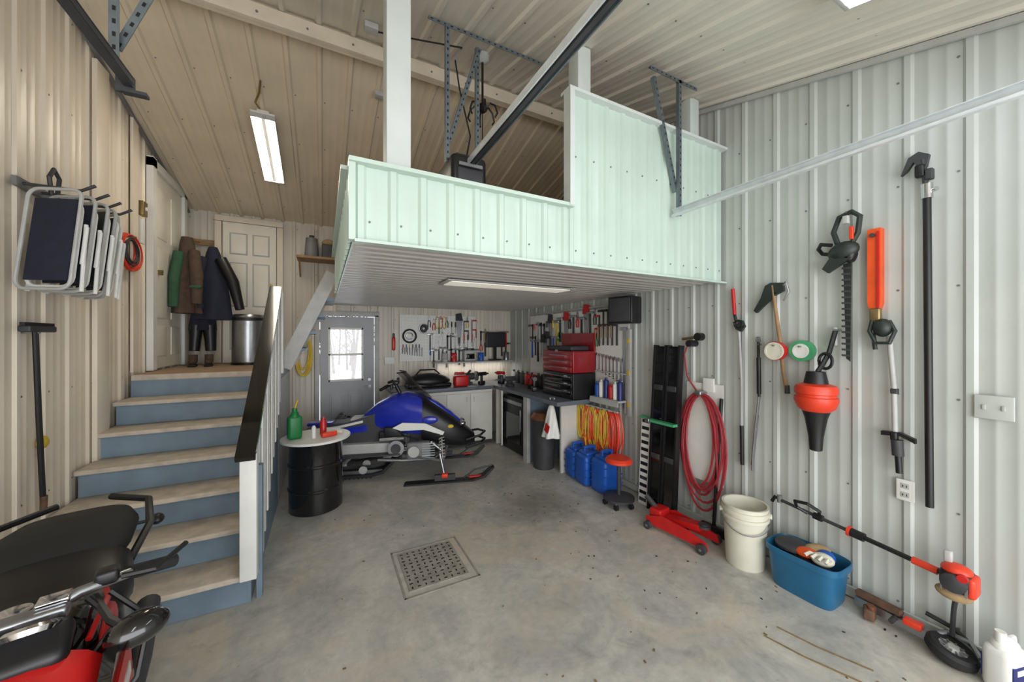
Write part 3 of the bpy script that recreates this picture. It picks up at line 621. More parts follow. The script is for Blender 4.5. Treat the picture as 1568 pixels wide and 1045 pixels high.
for k in range(10): a=k*.628;b.bar((.02*math.cos(a),.02*math.sin(a),.02),(.055*math.cos(a),.055*math.sin(a),.02),.006,.01,M['midgray'])
b.M=FR['W'];b.tube([(2.86,.67,.07),(2.91,.62,.10),(2.91,.54,.10),(2.86,.50,.07)],.012,M['steel'],8);b.tube([(2.93,.70,.14),(2.94,.60,.12),(2.94,.50,.04)],.012,M['rubber'],8);b.done()
b=Bd('washer_fluid_jug',loc(2.83,.425,0,1.3));b.box(0,0,.105,.10,.14,.21,M['white'],bev=.03);b.sph(0,0,.20,.045,.06,.055,M['white']);b.cyl((0,.03,.22),(0,.03,.28),.018,M['white']);b.box(0,0,.095,.104,.11,.11,M['label_blue'],bev=.003);b.box(0,0,.125,.107,.07,.025,M['white']);b.tube([(0,-.02,.24),(0,-.055,.24),(0,-.065,.18),(0,-.065,.11)],.011,M['white'],8);b.done()
# =============== RIGHT WALL HANGINGS
b=Bd('telescoping_pole','R')
b.cyl((.69,.72,.05),(.70,2.44,.05),.017,M['black'],seg=14);b.cyl((.70,2.42,.05),(.70,2.50,.05),.024,M['chrome']);b.cyl((.715,2.46,.03),(.66,2.46,.06),.012,M['chrome']);b.cyl((.705,2.50,.05),(.715,2.64,.05),.012,M['darkgray']);b.cyl((.70,2.3,0),(.70,2.3,.05),.006,M['steel'],seg=6)
b.prism([(.70,2.60),(.69,2.66),(.73,2.69),(.77,2.67),(.80,2.58),(.775,2.60),(.75,2.64),(.73,2.60)],.03,.06,M['darkgray']);b.box(.725,2.58,.05,.04,.07,.04,M['black'],bev=.01);b.box(.69,2.55,.05,.03,.06,.04,M['darkgray'],bev=.006);b.done()
b=Bd('hedge_trimmer','R')
b.prism([(1.02,2.13),(1.06,2.12),(1.045,1.52),(1.025,1.50)],.05,.056,M['dkgreen'])
for k in range(16): z=1.53+k*.037;b.prism([(1.022,z),(1.065,z+.004),(1.065,z+.016),(1.022,z+.014)],.056,.064,M['darkgray'])
b.sph(1.05,2.20,.08,.08,.06,.05,M['dkgreen'],18,rot=(0,0,-.3));b.box(1.04,2.17,.07,.10,.08,.08,M['black'],bev=.025,rot=(0,0,.3))
b.tube([(1.07,2.22,.08),(1.10,2.33,.08),(1.07,2.42,.08),(1.01,2.44,.08),(.97,2.40,.08),(.98,2.30,.08),(1.02,2.22,.08)],.015,M['dkgreen'],10)
b.tube([(1.10,2.19,.04),(1.17,2.21,.05),(1.18,2.24,.08),(1.15,2.26,.12),(1.09,2.24,.13)],.012,M['black'],10);b.prism([(1.0,2.15),(1.12,2.07),(1.15,2.10),(1.10,2.18)],.08,.11,M['dkgreen'])
b.box(1.03,2.39,.10,.03,.05,.03,M['ltgray'],bev=.005);b.box(1.0,2.30,.11,.02,.08,.02,M['redorange'],bev=.004);b.cyl((1.03,2.44,.01),(1.03,2.44,.1),.006,M['steel'],seg=6);b.done()
b=Bd('saw_scabbard','R')
b.prism([(.945,2.31),(.885,2.31),(.885,1.86),(.90,1.80),(.93,1.80),(.945,1.86)],.0,.055,M['orange']);b.box(.895,2.06,.06,.01,.46,.012,M['red']);b.cyl((.92,2.27,.05),(.92,2.27,.07),.012,M['darkgray']);b.box(.91,1.79,.045,.05,.08,.04,M['brass'],bev=.01);b.done()
b=Bd('edger_pole','R')
b.sph(.875,1.71,.06,.045,.055,.04,M['dkgreen']);b.tube([(.92,1.78,.05),(.93,1.69,.07),(.90,1.62,.08),(.84,1.62,.08),(.82,1.69,.07),(.85,1.75,.05)],.011,M['dkgreen'],8);b.cyl((.92,1.68,.05),(.91,1.58,.05),.011,M['dkgreen']);b.cyl((.87,1.72,0),(.87,1.72,.06),.006,M['steel'],seg=6)
b.tube([(.85,1.66,.05),(.83,1.36,.05),(.825,1.10,.05)],.013,M['ltgray'],12);b.box(.827,1.34,.05,.03,.03,.035,M['darkgray'],bev=.004);b.box(.825,1.08,.06,.03,.05,.04,M['black'],bev=.008)
b.prism([(.88,1.10),(.88,1.075),(.80,1.085),(.74,1.055),(.74,1.08),(.80,1.105)],.04,.07,M['black'])
b.cyl((.815,1.06,.06),(.81,.97,.06),.026,M['darkgray']);b.cyl((.81,.97,.06),(.805,.87,.06),.015,M['black']);b.done()
b=Bd('axe','R')
b.tube([(1.47,2.04,.05),(1.45,1.85,.05),(1.42,1.62,.05),(1.40,1.40,.05),(1.38,1.28,.05)],[.012,.012,.014,.012,.015],M['wood'],10);b.cyl((1.378,1.31,.05),(1.375,1.25,.05),.016,M['darkgray']);b.cyl((1.45,1.98,0),(1.45,1.98,.06),.006,M['steel'],seg=6)
b.prism([(1.48,2.06),(1.40,2.05),(1.395,1.99),(1.44,1.97),(1.49,1.93),(1.58,1.84),(1.60,1.86),(1.55,1.95),(1.52,2.04)],.035,.06,M['dkgreen']);b.tube([(1.42,2.0,.05),(1.38,2.06,.06),(1.36,1.98,.06),(1.40,1.92,.05)],.006,M['steel'],6);b.done()
b=Bd('duct_tape_roll','R');b.lathe([(.045,0),(.068,0),(.068,.045),(.045,.045),(.045,0)],M['red'],(1.43,1.555,.068));b.lathe([(.052,.046),(.064,.046),(.064,.05),(.052,.05),(.052,.046)],M['bucket'],(1.43,1.555,.068));b.cyl((1.43,1.595,.0),(1.43,1.595,.13),.006,M['steel'],seg=8);b.done()
b=Bd('duct_tape_roll','R');b.lathe([(.035,0),(.072,0),(.072,.05),(.035,.05),(.035,0)],M['tapegreen'],(1.285,1.56,.02));b.lathe([(.035,.051),(.05,.051),(.05,.054),(.035,.054),(.035,.051)],M['white'],(1.285,1.56,.02));b.cyl((1.285,1.59,.0),(1.285,1.59,.1),.006,M['steel'],seg=8);b.done()
b=Bd('loppers','R');b.cyl((1.77,2.05,.04),(1.755,1.84,.04),.014,M['red'],seg=12);b.cyl((1.755,1.84,.04),(1.735,1.74,.04),.011,M['black']);b.cyl((1.72,1.77,0),(1.72,1.77,.07),.006,M['steel'],seg=6)
b.prism([(1.76,1.78),(1.69,1.79),(1.67,1.74),(1.70,1.70),(1.74,1.72)],.03,.055,M['dkgreen']);b.loop(1.72,1.76,.05,.03,.03,.008,M['black'],14)
b.tube([(1.72,1.72,.04),(1.70,1.3,.04),(1.70,.95,.04)],.010,M['ltgray'],10);b.cyl((1.70,.95,.04),(1.695,.64,.04),.014,M['black']);b.done()
b=Bd('pry_bar','R');b.cyl((1.575,1.62,.04),(1.57,1.2,.04),.010,M['black'],seg=10);b.cyl((1.573,1.5,.04),(1.57,1.22,.04),.015,M['black']);b.cyl((1.575,1.6,0),(1.575,1.6,.06),.006,M['steel'],seg=6)
b.tube([(1.57,1.2,.04),(1.60,.9,.04),(1.615,.72,.04),(1.61,.62,.05)],.010,M['steel'],8);b.cyl((1.585,1.05,.03),(1.625,.66,.03),.010,M['midgray']);b.prism([(1.59,1.62),(1.56,1.62),(1.565,1.66),(1.585,1.66)],.03,.05,M['midgray']);b.done()
b=Bd('leaf_blower','R')
b.M=FR['R']@Matrix.Translation((1.165,1.27,.15))@Matrix.Rotation(math.pi/2,4,'X')
b.lathe([(.0,-.165),(.05,-.16),(.06,-.11),(.065,-.08)],M['black'],seg=28)
b.lathe([(.06,-.085),(.105,-.07),(.113,-.05),(.113,-.02),(.104,-.015),(.104,.0),(.115,.005),(.115,.03),(.10,.075),(.07,.10)],M['redorange'],seg=28)
b.lathe([(.075,.095),(.06,.14),(.04,.26),(.034,.35),(.028,.355),(0,.355)],M['black'],seg=24)
b.M=FR['R'];b.tube([(1.165,1.42,.14),(1.14,1.48,.12),(1.12,1.55,.09),(1.10,1.70,.05)],.015,M['black'],8);b.loop(1.13,1.50,.11,.035,.05,.010,M['black'],16);b.box(1.105,1.66,.04,.02,.12,.03,M['ltgray'],bev=.005)
b.cyl((1.09,1.70,.0),(1.09,1.70,.10),.006,M['steel'],seg=6);b.done()
b=Bd('wall_switch_plate','R');b.box(.48,1.30,.024,.125,.12,.012,M['wall_right'],bev=.004)
for aa in(.45,.51): b.box(aa,1.30,.032,.012,.025,.01,M['ltgray'],bev=.002)
b.done()
b=Bd('wall_outlet','R');b.box(.79,.77,.024,.075,.12,.012,M['white'],bev=.004)
for zz in(.745,.795): 
    b.box(.79,zz,.031,.035,.03,.004,M['ltgray'],bev=.002)
    for q in(-1,1): b.box(.79+q*.008,zz,.034,.003,.012,.002,M['black'])
b.done()
# =============== LEFT WALL
def chair(a,c,tilt,mm):
    T=FR['L']@Matrix.Translation((a,2.19,c))@Matrix.Rotation(tilt,4,'Y')@Matrix.Rotation(.12,4,'X')
    b=Bd('folded_lawn_chair',T)
    def rr(w,h,z0,r=.05):
        pts=[]
        for (x,y,a0) in((w/2-r,h/2-r,0),(-w/2+r,h/2-r,90),(-w/2+r,-h/2+r,180),(w/2-r,-h/2+r,270)):
            for k in range(5): t=math.radians(a0+k*22.5);pts.append((x+r*math.cos(t),y+r*math.sin(t)+z0,0))
        return pts
    b.tube(rr(.26,.56,0),.009,M['ltgray'],8,True);b.M=T@Matrix.Translation((0,-.02,.03));b.tube(rr(.22,.48,0),.009,M['white'],8,True)
    b.M=T;b.box(0,.0,.012,.21,.46,.012,mm,bev=.004);b.M=T@Matrix.Translation((0,.0,.050))
    for s in(-1,1): b.tube([(s*.12,.10,0),(s*.13,-.28,.01)],.009,M['white'],8);b.box(s*.125,-.02,0,.02,.22,.016,M['white'],bev=.007)
    b.done()
chair(2.88,.19,1.2,M['navy']);chair(3.00,.20,1.15,M['navy']);chair(3.12,.21,1.1,M['dkgreen']);chair(3.25,.21,.95,M['navy']);chair(3.38,.19,.8,M['navy'])
b=Bd('wall_hook_rack','L');b.box(3.25,2.50,.03,.6,.05,.02,M['midgray'])
for aa in(3.0,3.15,3.3,3.45): b.tube([(aa,2.50,.03),(aa,2.50,.26),(aa,2.54,.32)],.009,M['darkgray'],8)
b.tube([(3.10,2.48,.10),(3.08,2.58,.10),(3.12,2.64,.10),(3.17,2.60,.10),(3.15,2.48,.10)],.011,M['darkgray'],8);b.done()
b=Bd('push_squeegee','L');b.tube([(3.05,1.69,.06),(3.10,1.2,.05),(3.16,.66,.04)],.013,M['black'],10);b.cyl((3.155,.72,.045),(3.16,.63,.04),.015,M['rust']);b.box(3.03,1.70,.08,.22,.035,.05,M['darkgray'],bev=.008);b.box(3.03,1.725,.08,.24,.02,.02,M['rubber']);b.cyl((3.05,1.68,0),(3.05,1.68,.08),.006,M['steel'],seg=6);b.done()
b=Bd('yellow_hook_disc','L');b.lathe([(.035,0),(.035,.02),(.02,.03),(0,.03)],M['yellow'],(3.19,1.03,.013));b.done()
b=Bd('extension_cord_coil','L');b.coil(4.18,2.38,.04,.17,.14,8,.007,M['redorange'],.25);b.coil(4.20,2.38,.05,.13,.10,3,.007,M['darkgray'],.3);b.cyl((4.18,2.50,0),(4.18,2.50,.10),.008,M['steel'],seg=8);b.done()
b=Bd('light_switch_box','L');b.box(4.48,2.83,.04,.09,.13,.04,M['brass'],bev=.005);b.box(4.48,2.62,.035,.07,.22,.02,M['white'],bev=.004);b.box(4.48,2.83,.065,.015,.03,.015,M['white']);b.done()
# coats
b=Bd('hanging_coat','W');cx,cy=-1.33,5.18
b.drape(cx,cy,2.76,1.92,.10,.25,.08,.24,M['brown'],6,.14);b.tube([(cx-.05,cy-.06,2.58),(cx-.08,cy-.10,2.3),(cx-.08,cy-.13,1.98)],[.05,.05,.04],M['coatgreen'],12);b.tube([(cx+.08,cy-.08,2.60),(cx+.11,cy-.12,2.32),(cx+.11,cy-.12,2.02)],[.05,.06,.045],M['brown'],12)
b.box(cx+.11,cy-.15,2.2,.10,.06,.03,M['coatgreen'],bev=.01);b.done()
b=Bd('hanging_coat','W');cx,cy=-1.13,5.30
b.drape(cx,cy,2.70,1.86,.08,.36,.08,.22,M['navy'],5,.14,ph=1);b.tube([(cx+.08,cy-.05,2.56),(cx+.20,cy-.08,2.3),(cx+.27,cy-.1,1.98)],[.06,.06,.045],M['black'],12);b.tube([(cx-.08,cy-.08,2.56),(cx-.12,cy-.12,2.3),(cx-.10,cy-.12,1.98)],[.055,.06,.05],M['navy'],12);b.done()
b=Bd('hanging_coveralls','W');cx,cy=-1.24,5.38
b.drape(cx,cy,2.05,1.74,.20,.24,.14,.16,M['navy'],5,.14)
for s in(-1,1): b.tube([(cx+s*.06,cy,1.80),(cx+s*.07,cy,1.62),(cx+s*.075,cy-.01,1.50)],[.07,.055,.05],M['black'],12)
b.done()
for s in(-1,1):
    b=Bd('work_boot',loc(-1.22+s*.07,5.22,1.331,-1.4));b.box(.03,0,.012,.20,.075,.024,M['rubber'],bev=.008);b.tube([(-.04,0,.13),(-.04,0,.08),(-.02,0,.05)],[.040,.040,.040],M['brown'],12);b.sph(.05,0,.05,.075,.037,.036,M['brown']);b.done()
b=Bd('coat_hook_rail','W');b.box(-1.31,5.755,2.84,.26,.02,.07,M['wood'])
for xx in(-1.36,-1.22): b.tube([(xx,5.75,2.84),(xx,5.45,2.78),(xx,5.24,2.76)],.007,M['brass'],6)
b.done()
b=Bd('stainless_trash_can','W');b.lathe([(.165,0),(.17,.03),(.165,.035),(.165,.52),(.173,.53),(.173,.56),(.145,.60),(0,.61)],M['steel'],(-.80,5.35,1.331),seg=36);b.lathe([(.171,0),(.171,.03),(.165,.03)],M['black'],(-.80,5.35,1.331),seg=36);b.lathe([(.175,.53),(.175,.56)],M['black'],(-.80,5.35,1.331),seg=36);b.done()
b=Bd('storage_shelf','W');b.box(.0,5.60,2.72,.62,.32,.03,M['wood'])
for xx in(-.28,.28): b.bar((xx,5.76,2.5),(xx,5.5,2.7),.02,.02,M['wood'])
b.done()
b=Bd('storage_clutter','W')
b.cyl((-.14,5.6,2.736),(-.14,5.6,3.0),.09,M['midgray'],.07,20);b.cyl((-.14,5.6,3.0),(-.14,5.6,3.04),.03,M['darkgray']);b.box(.06,5.6,2.83,.16,.2,.19,M['darkgray'],bev=.02);b.box(.22,5.6,2.79,.12,.2,.11,M['wood'],bev=.01);b.sph(.06,5.6,2.96,.08,.08,.05,M['cloth_tan']);b.done()
b=Bd('yellow_hose_coil','B');b.coil(-.24,1.42,.05,.09,.26,6,.010,M['yellow'],.15);b.cyl((-.24,1.66,0),(-.24,1.66,.1),.008,M['steel'],seg=8);b.done()
b=Bd('door_switch_plate','B');b.box(.90,1.30,.026,.15,.11,.012,M['white'],bev=.003);b.done()
b=Bd('fire_extinguisher_wand','B');b.box(.96,1.56,.04,.05,.20,.04,M['red'],bev=.015);b.box(.96,1.69,.04,.03,.06,.03,M['black'],bev=.008);b.done()
# =============== BARREL TABLE
b=Bd('steel_drum','W');o=(-.06,4.02,0);R=.235
b.lathe([(0,0),(R-.01,0),(R,.01),(R,.20),(R+.008,.21),(R+.008,.225),(R,.235),(R,.43),(R+.008,.44),(R+.008,.455),(R,.465),(R,.64),(R+.006,.65),(R+.006,.665),(R-.01,.665),(R-.012,.65),(0,.65)],M['blackgloss'],o,seg=40)
b.lathe([(0,.668),(.30,.668),(.305,.672),(.305,.688),(.30,.692),(0,.692)],M['white'],o,seg=40);b.done()
b=Bd('green_jerry_bottle','W');b.M=loc(-.24,3.98,.693,.3);b.box(0,0,.11,.12,.08,.22,M['green'],bev=.025);b.lathe([(.04,.21),(.03,.25),(.022,.26),(.022,.29),(0,.29)],M['green'],(0,0,0));b.cyl((0,0,.28),(.02,-.02,.37),.008,M['yellow'],seg=8);b.done()
b=Bd('red_squeeze_bottle','W');b.lathe([(.03,0),(.03,.12),(.015,.15),(.015,.17),(0,.17)],M['red'],(.0,4.05,.693),seg=14);b.done()
b=Bd('white_bottle','W');b.lathe([(.02,0),(.02,.10),(.01,.12),(0,.12)],M['white'],(-.08,3.92,.693),seg=12);b.done()
b=Bd('rag_pile','W');b.box(.05,3.93,.716,.14,.05,.045,M['redorange'],bev=.01,rot=(0,0,.4));b.box(.12,4.04,.708,.12,.03,.03,M['bucket'],bev=.006,rot=(0,0,-.5));b.done()
def sec(b,S,m,n=20,e=.7):
    vs=[]
    for xx,zt,zb,hw in S:
        for q in range(n):
            t=2*math.pi*q/n;c_,s_=math.cos(t),math.sin(t)
            vs.append((xx,hw*math.copysign(abs(c_)**e,c_),(zt+zb)/2+(zt-zb)/2*math.copysign(abs(s_)**e,s_)))
    k=len(S);b.add(vs,[(i*n+q,i*n+(q+1)%n,(i+1)*n+(q+1)%n,(i+1)*n+q) for i in range(k-1) for q in range(n)]+[tuple(range(n)),tuple((k-1)*n+q for q in range(n))],m)
# =============== SNOWMOBILE
def snowmobile(name,x,y,rz,sc,seat=M['black'],main=M['sledblue'],nose=M['black'],tun=M['darkgray']):
    T=loc(x,y,0,rz,sc);b=Bd(name,T)
    side=lambda yy:T@Matrix(((1,0,0,0),(0,0,1,yy),(0,1,0,0),(0,0,0,1)))
    b.M=side(0)
    outer=[(-1.15,.14),(-1.22,.22),(-1.15,.31),(-.6,.36),(.0,.40),(.10,.34),(.05,.24),(-.15,.05),(-.3,.02),(-1.05,.02)]
    inner=[(-1.14,.17),(-1.18,.22),(-1.13,.28),(-.6,.33),(-.02,.37),(.06,.33),(.02,.26),(-.17,.08),(-.3,.05),(-1.04,.05)]
    k=len(outer)
    vs=[(p[0],p[1],-.17) for p in outer]+[(p[0],p[1],.17) for p in outer]+[(p[0],p[1],-.17) for p in inner]+[(p[0],p[1],.17) for p in inner]
    fs=[]
    for i in range(k):
        j=(i+1)%k;fs+=[(i,j,k+j,k+i),(2*k+i,2*k+j,3*k+j,3*k+i),(i,j,2*k+j,2*k+i),(k+i,k+j,3*k+j,3*k+i)]
    b.add(vs,fs,M['rubber'])
    b.M=T
    for i in range(16): xx=-1.05+i*.05;b.box(xx,0,.012,.012,.33,.02,M['rubber'])
    for xx,zz,r in((-1.10,.21,.07),(-.7,.10,.05),(-.4,.10,.05),(-.1,.28,.06)):
        for s in(-1,1): b.cyl((xx,s*.12-.012,zz),(xx,s*.12+.012,zz),r,M['ltgray'],seg=20)
    for s in(-1,1): b.bar((-1.08,s*.10,.07),(-.15,s*.10,.07),.025,.04,M['steel']);b.bar((-.75,s*.10,.08),(-.45,s*.10,.34),.02,.02,M['midgray'])
    b.box(-.55,0,.43,1.25,.42,.05,tun,bev=.01)
    for s in(-1,1): b.box(-.52,s*.205,.37,1.15,.012,.12,M['ltgray']);b.box(-.30,s*.27,.33,.75,.12,.02,M['darkgray'],bev=.006)
    b.tube([(-1.1,-.18,.42),(-1.24,-.16,.48),(-1.26,0,.50),(-1.24,.16,.48),(-1.1,.18,.42)],.013,M['black'],8)
    b.M=side(0);b.prism([(-1.08,.46),(-1.12,.62),(-.9,.70),(-.6,.72),(-.3,.80),(-.15,.86),(-.05,.72),(-.02,.46)],-.13,.13,seat);b.M=T
    b.box(-.92,0,.70,.30,.20,.04,main,bev=.018)
    for s in(-1,1):
        b.M=side(s*.133);b.prism([(-1.05,.50),(-1.08,.60),(-.7,.64),(-.35,.68),(-.35,.60),(-.7,.56)],-.006,.006,main);b.prism([(-1.0,.66),(-.7,.68),(-.4,.74),(-.4,.71),(-.7,.65),(-1.0,.63)],-.007,.007,M['white']);b.M=T
    sec(b,[(-.40,.80,.62,.05),(-.24,.94,.58,.14),(-.05,1.05,.54,.21),(.15,1.08,.52,.26),(.34,1.03,.50,.28)],main,28,.75)
    sec(b,[(.33,1.02,.44,.27),(.52,.90,.38,.29),(.74,.74,.34,.26),(.92,.58,.33,.18),(1.03,.48,.36,.10)],nose,28,.65)
    sec(b,[(.30,1.06,.98,.05),(.50,.95,.87,.09),(.72,.79,.71,.10),(.90,.62,.56,.07)],main,16,.8)
    for s in(-1,1):
        b.M=side(s*.282);b.prism([(-.02,.66),(.10,.72),(.38,.70),(.62,.58),(.60,.54),(.36,.62),(.08,.62)],-.012,.012,M['white']);b.M=T
        b.sph(.44,s*.29,.74,.10,.02,.05,main);b.box(.30,s*.26,.36,.30,.12,.22,M['midgray'],bev=.03)
        b.cyl((.02,s*.20,.40),(.02,s*.30,.40),.10,M['steel'],seg=24);b.cyl((.02,s*.30,.40),(.02,s*.315,.40),.06,M['darkgray'],seg=24);b.cyl((.24,s*.29,.36),(.24,s*.35,.36),.07,M['ltgray'],seg=20)
        for k in range(6): b.box(.42,s*.26,.30+k*.030,.16,.13,.011,M['steel'])
        b.box(-.02,s*.235,.60,.22,.04,.12,M['black'],bev=.015);b.cyl((.12,s*.26,.52),(-.18,s*.24,.50),.03,M['steel']);b.tube([(.0,s*.25,.66),(.12,s*.29,.56),(.30,s*.31,.50)],.012,M['black'],6)
        b.sph(.70,s*.26,.64,.04,.02,.025,M['yellow']);b.box(-.05,s*.20,.54,.30,.05,.12,M['black'],bev=.03)
        b.tube([(.45,s*.28,.46),(.60,s*.31,.34),(.5,s*.30,.25),(.1,s*.27,.24),(-.2,s*.25,.26)],.024,M['steel'],10)
        b.sph(.86,s*.09,.64,.05,.06,.035,M['chrome'],14)
    b.box(-.45,0,.74,.22,.23,.05,M['ltgray'],bev=.02)
    for hz in(.46,.36): b.tube([(.90,-.22,hz-.02),(1.10,-.16,hz+.02),(1.18,0,hz+.03),(1.10,.16,hz+.02),(.90,.22,hz-.02)],.016,M['black'],8)
    vs=[]
    for i in range(7):
        t=i/6
        for q in range(9):
            a=(q-4)/4;vs.append((.46-.34*t-.10*a*a,a*(.24-.07*t),.98+.36*t))
    b.add(vs,[(i*9+q,i*9+q+1,(i+1)*9+q+1,(i+1)*9+q) for i in range(6) for q in range(8)],M['smoke'])
    b.tube([(.46-.34*1-.10*((q-4)/4)**2,(q-4)/4*.17,1.34) for q in range(9)],.008,M['black'],6)
    b.cyl((.06,0,1.02),(-.02,0,1.18),.025,M['black']);b.tube([(-.14,-.36,1.16),(-.08,-.28,1.19),(-.02,-.1,1.18),(-.02,.1,1.18),(-.08,.28,1.19),(-.14,.36,1.16)],.013,M['black'],8)
    for s in(-1,1): b.cyl((-.08,s*.26,1.19),(-.15,s*.38,1.155),.02,M['rubber']);b.tube([(-.04,s*.22,1.20),(.01,s*.3,1.18),(-.04,s*.38,1.14)],.007,M['steel'],6);b.box(-.02,s*.36,1.19,.03,.10,.07,M['black'],bev=.012)
    b.box(-.01,0,1.20,.08,.16,.05,M['black'],bev=.015)
    for s in(-1,1):
        yy=s*.46
        b.M=side(yy);b.prism([(.15,.02),(.95,.02),(1.10,.06),(1.22,.16),(1.24,.15),(1.13,.04),(.97,.0),(.13,.0)],-.06,.06,M['black']);b.M=T
        b.tube([(.85,yy,.03),(1.0,yy,.13),(1.22,yy,.17)],.010,M['black'],8);b.box(1.0,yy,.045,.16,.05,.02,M['red'],bev=.005)
        b.bar((.50,yy,.06),(.75,yy,.06),.05,.07,M['darkgray']);b.box(.62,yy,.085,.08,.09,.05,M['redorange'],bev=.01);b.cyl((.62,yy-.02*s,.06),(.56,yy-.06*s,.34),.02,M['steel'])
        b.bar((.58,yy-.05*s,.26),(.10,s*.26,.30),.03,.03,M['steel']);b.bar((.60,yy-.04*s,.14),(.60,s*.16,.28),.02,.02,M['midgray']);b.bar((.60,yy-.04*s,.24),(.66,s*.16,.36),.02,.02,M['midgray'])
        p0,p1=V((.60,yy-.04*s,.20)),V((.58,s*.22,.58));b.cyl(p0,p1,.016,M['steel'],seg=10)
        pts=[];ax=(p1-p0);u=ax.orthogonal().normalized();v=ax.normalized().cross(u)
        for k in range(72): t=k/71;q=t*2*math.pi*8;pts.append(p0+ax*(.15+.75*t)+(u*math.cos(q)+v*math.sin(q))*.035)
        b.tube(pts,.006,M['ltgray'],6)
    return b.done(40)
snowmobile('snowmobile',.80,4.58,math.radians(-16),.92,M['darkgray'],tun=M['ltgray'])
snowmobile('youth_snowmobile',.25,5.30,math.radians(178),.48,M['cloth_tan'],M['sledblue'],M['white'])
# =============== MOTORCYCLE  (x fwd, y left)
T=Matrix.Translation((-.80,1.74,0))@Matrix.Rotation(math.atan2(-.968,.25),4,'Z')
b=Bd('motorcycle',T)
def mwheel(x,r,w):
    b.M=T@Matrix.Translation((x,0,r))@Matrix.Rotation(math.pi/2,4,'X')
    b.lathe([(r-.10,-w*.35),(r-.05,-w*.5),(r-.01,-w*.3),(r,0),(r-.01,w*.3),(r-.05,w*.5),(r-.10,w*.35),(r-.10,-w*.35)],M['rubber'],seg=48)
    b.lathe([(r-.12,-w*.3),(r-.10,-w*.35),(r-.10,w*.35),(r-.12,w*.3),(r-.12,-w*.3)],M['darkgray'],seg=48);b.lathe([(0,-.07),(.035,-.06),(.035,.06),(0,.07)],M['steel'],seg=20)
    for k in range(6): a=k*math.pi/3;b.bar((.03*math.cos(a),.03*math.sin(a),0),((r-.11)*math.cos(a),(r-.11)*math.sin(a),0),.03,.025,M['darkgray'])
    b.lathe([(.06,w*.45),(.13,w*.45),(.13,w*.45+.005),(.06,w*.45+.005),(.06,w*.45)],M['steel'],seg=36);b.M=T
mwheel(-.56,.29,.16);mwheel(.66,.29,.12)
sec(b,[(-.52,.88,.83,.10),(-.47,.92,.82,.16),(-.34,.93,.82,.19),(-.20,.92,.80,.18),(-.13,.88,.77,.15)],M['rubber'],28)
sec(b,[(-.20,.86,.72,.15),(-.13,.88,.70,.19),(.0,.83,.68,.20),(.10,.81,.68,.17),(.16,.83,.68,.12)],M['black'],28)
sec(b,[(.10,.80,.60,.10),(.17,.88,.58,.15),(.28,.92,.58,.18),(.40,.90,.62,.17),(.50,.82,.66,.12)],M['blackgloss'],28)
b.lathe([(.035,0),(.035,.012),(.02,.016),(0,.016)],M['chrome'],(.30,0,.915))
for s in(-1,1): b.sph(.30,s*.165,.80,.12,.022,.045,M['red'],16);b.tube([(.18,s*.15,.87),(.30,s*.17,.89),(.44,s*.15,.86)],.007,M['red'],6)
sec(b,[(-.72,.84,.74,.05),(-.62,.86,.70,.10),(-.45,.83,.64,.14),(-.2,.76,.56,.14),(.1,.70,.5,.12)],M['blackgloss'],20)
b.box(-.74,0,.80,.03,.12,.05,M['red'],bev=.01)
for s in(-1,1):
    b.tube([(-.12,s*.18,.80),(-.30,s*.225,.86),(-.50,s*.21,.90),(-.62,s*.08,.91)],.014,M['black'],8)
    b.cyl((-.66,s*.08,.74),(-.66,s*.20,.74),.008,M['black'],seg=8);b.sph(-.66,s*.23,.74,.04,.03,.025,M['black'],12)
    b.bar((-.56,s*.10,.29),(.05,s*.12,.40),.03,.06,M['darkgray']);b.cyl((-.45,s*.14,.34),(-.38,s*.13,.68),.022,M['steel'])
    b.tube([(.2,s*.14,.35),(0,s*.17,.22),(-.35,s*.19,.26),(-.68,s*.20,.32)],[.022,.026,.04,.045],M['darkgray'],14)
    b.cyl((.66,s*.09,.29),(.46,s*.09,.88),.024,M['chrome']);b.cyl((.54,s*.09,.64),(.46,s*.09,.88),.032,M['black'])
    b.M=T@Matrix(((1,0,0,0),(0,0,1,s*.20),(0,1,0,0),(0,0,0,1)))
    b.prism([(.26,.56),(.30,.80),(.52,.88),(.74,.84),(.76,.70),(.55,.45),(.35,.42)],-.012,.012,M['blackgloss']);b.prism([(.29,.62),(.34,.79),(.70,.83),(.72,.72),(.55,.58),(.34,.54)],-.018,.018,M['red']);b.prism([(.36,.68),(.39,.73),(.66,.77),(.64,.72)],-.021,.021,M['white'])
    b.M=T
    b.tube([(.38,s*.05,.93),(.35,s*.12,.95),(.30,s*.22,.94),(.24,s*.30,.91)],.014,M['steel'],10);b.cyl((.30,s*.21,.94),(.23,s*.31,.905),.020,M['rubber'],seg=12);b.tube([(.33,s*.20,.95),(.35,s*.27,.95),(.27,s*.34,.97)],.008,M['black'],6);b.box(.32,s*.17,.96,.05,.05,.04,M['black'],bev=.01)
    b.tube([(.36,s*.15,.93),(.46,s*.19,.90),(.50,s*.22,.89)],.010,M['black'],6);b.sph(.51,s*.245,.88,.045,.065,.04,M['blackgloss'],20,rot=(0,0,s*.3));b.sph(.475,s*.245,.88,.016,.05,.03,M['darkgray'],16,rot=(0,0,s*.3))
b.box(.10,0,.42,.38,.28,.34,M['darkgray'],bev=.04)
for k in range(7): b.box(.18,0,.40+k*.03,.22,.32,.012,M['steel'])
b.cyl((0,-.19,.36),(0,.19,.36),.11,M['darkgray'],seg=28);b.cyl((0,-.195,.36),(0,.195,.36),.08,M['steel'],seg=28)
b.bar((-.1,0,.6),(.46,0,.78),.06,.08,M['black'])
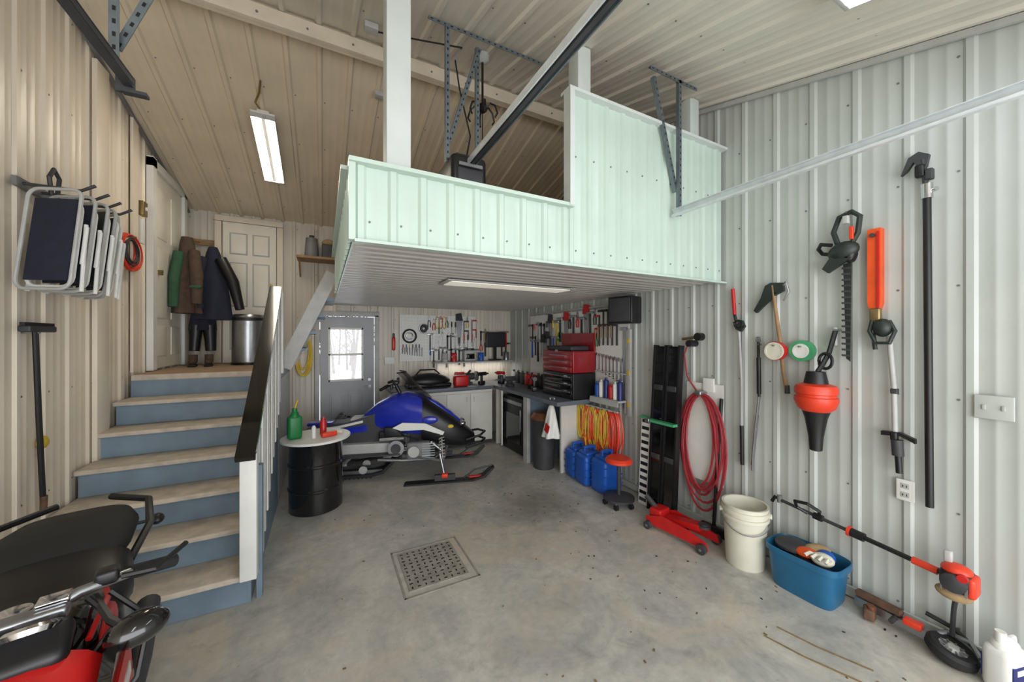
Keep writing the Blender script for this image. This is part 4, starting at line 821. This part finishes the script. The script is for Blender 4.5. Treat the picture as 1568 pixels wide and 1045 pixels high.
b.box(.38,0,.93,.05,.22,.035,M['steel'],bev=.01);b.box(.48,0,.90,.12,.26,.06,M['black'],bev=.025,rot=(0,.4,0));b.box(.36,.08,.955,.05,.06,.015,M['chrome'],bev=.004)
for s in(-1,1): b.lathe([(.045,0),(.05,.012),(.042,.02),(0,.014)],M['chrome'],(.46,s*.06,.93),(-.5,0,.85));b.lathe([(.038,0),(0,.003)],M['blackgloss'],(.45,s*.06,.948),(-.5,0,.85))
b.tube([(.38,.14,.94),(.44,.20,.88),(.5,.12,.78)],.007,M['black'],6);b.tube([(.36,.18,.93),(.40,.26,.84),(.46,.24,.72),(.5,.15,.62)],.007,M['black'],6)
sec(b,[(.50,.90,.60,.20),(.62,.88,.58,.20),(.74,.82,.60,.16),(.82,.74,.64,.09)],M['red'],24)
sec(b,[(.60,.895,.84,.10),(.70,.86,.80,.10),(.80,.78,.72,.05)],M['blackgloss'],16)
b.sph(.79,0,.71,.05,.10,.06,M['chrome'],18)
sec(b,[(.40,.62,.58,.03),(.50,.65,.58,.06),(.66,.64,.58,.075),(.84,.54,.48,.06)],M['red'],16)
b.tube([(-.05,.12,.2),(-.1,.28,.012)],.012,M['steel'],8)
b.done(40)
# =============== LIGHTS / WORLD
w=bpy.data.worlds.new('w');bpy.context.scene.world=w;w.use_nodes=True
bg=w.node_tree.nodes['Background'];bg.inputs[0].default_value=(.93,.96,1,1);bg.inputs[1].default_value=2.0
def area(name,p,sx,sy,pw,col,rot=(0,0,0)):
    l=bpy.data.lights.new(name,'AREA');l.shape='RECTANGLE';l.size=sx;l.size_y=sy;l.energy=pw;l.color=col
    o=bpy.data.objects.new(name,l);o.location=p;o.rotation_euler=rot;bpy.context.collection.objects.link(o)
area('door_daylight',(.75,YF-.2,1.25),4.2,2.3,66,(.98,.99,1),(math.radians(90),0,0))
area('shelf_fill',(2.25,5.66,1.235),1.2,.05,2,(1,.95,.88))  # added fill light tucked under the shelf to brighten the bench area
# =============== CAMERA
cam=bpy.data.cameras.new('camera');co=bpy.data.objects.new('camera',cam);bpy.context.collection.objects.link(co)
cam.sensor_width=36;cam.lens=36*552/1568.;cam.shift_y=-.003;cam.clip_start=.02
co.location=(0,0,1.65);co.rotation_euler=(math.radians(90),0,-math.atan(289/552.))
bpy.context.scene.camera=co
bpy.context.scene.view_settings.view_transform='Standard'
bpy.context.scene.view_settings.exposure=.32
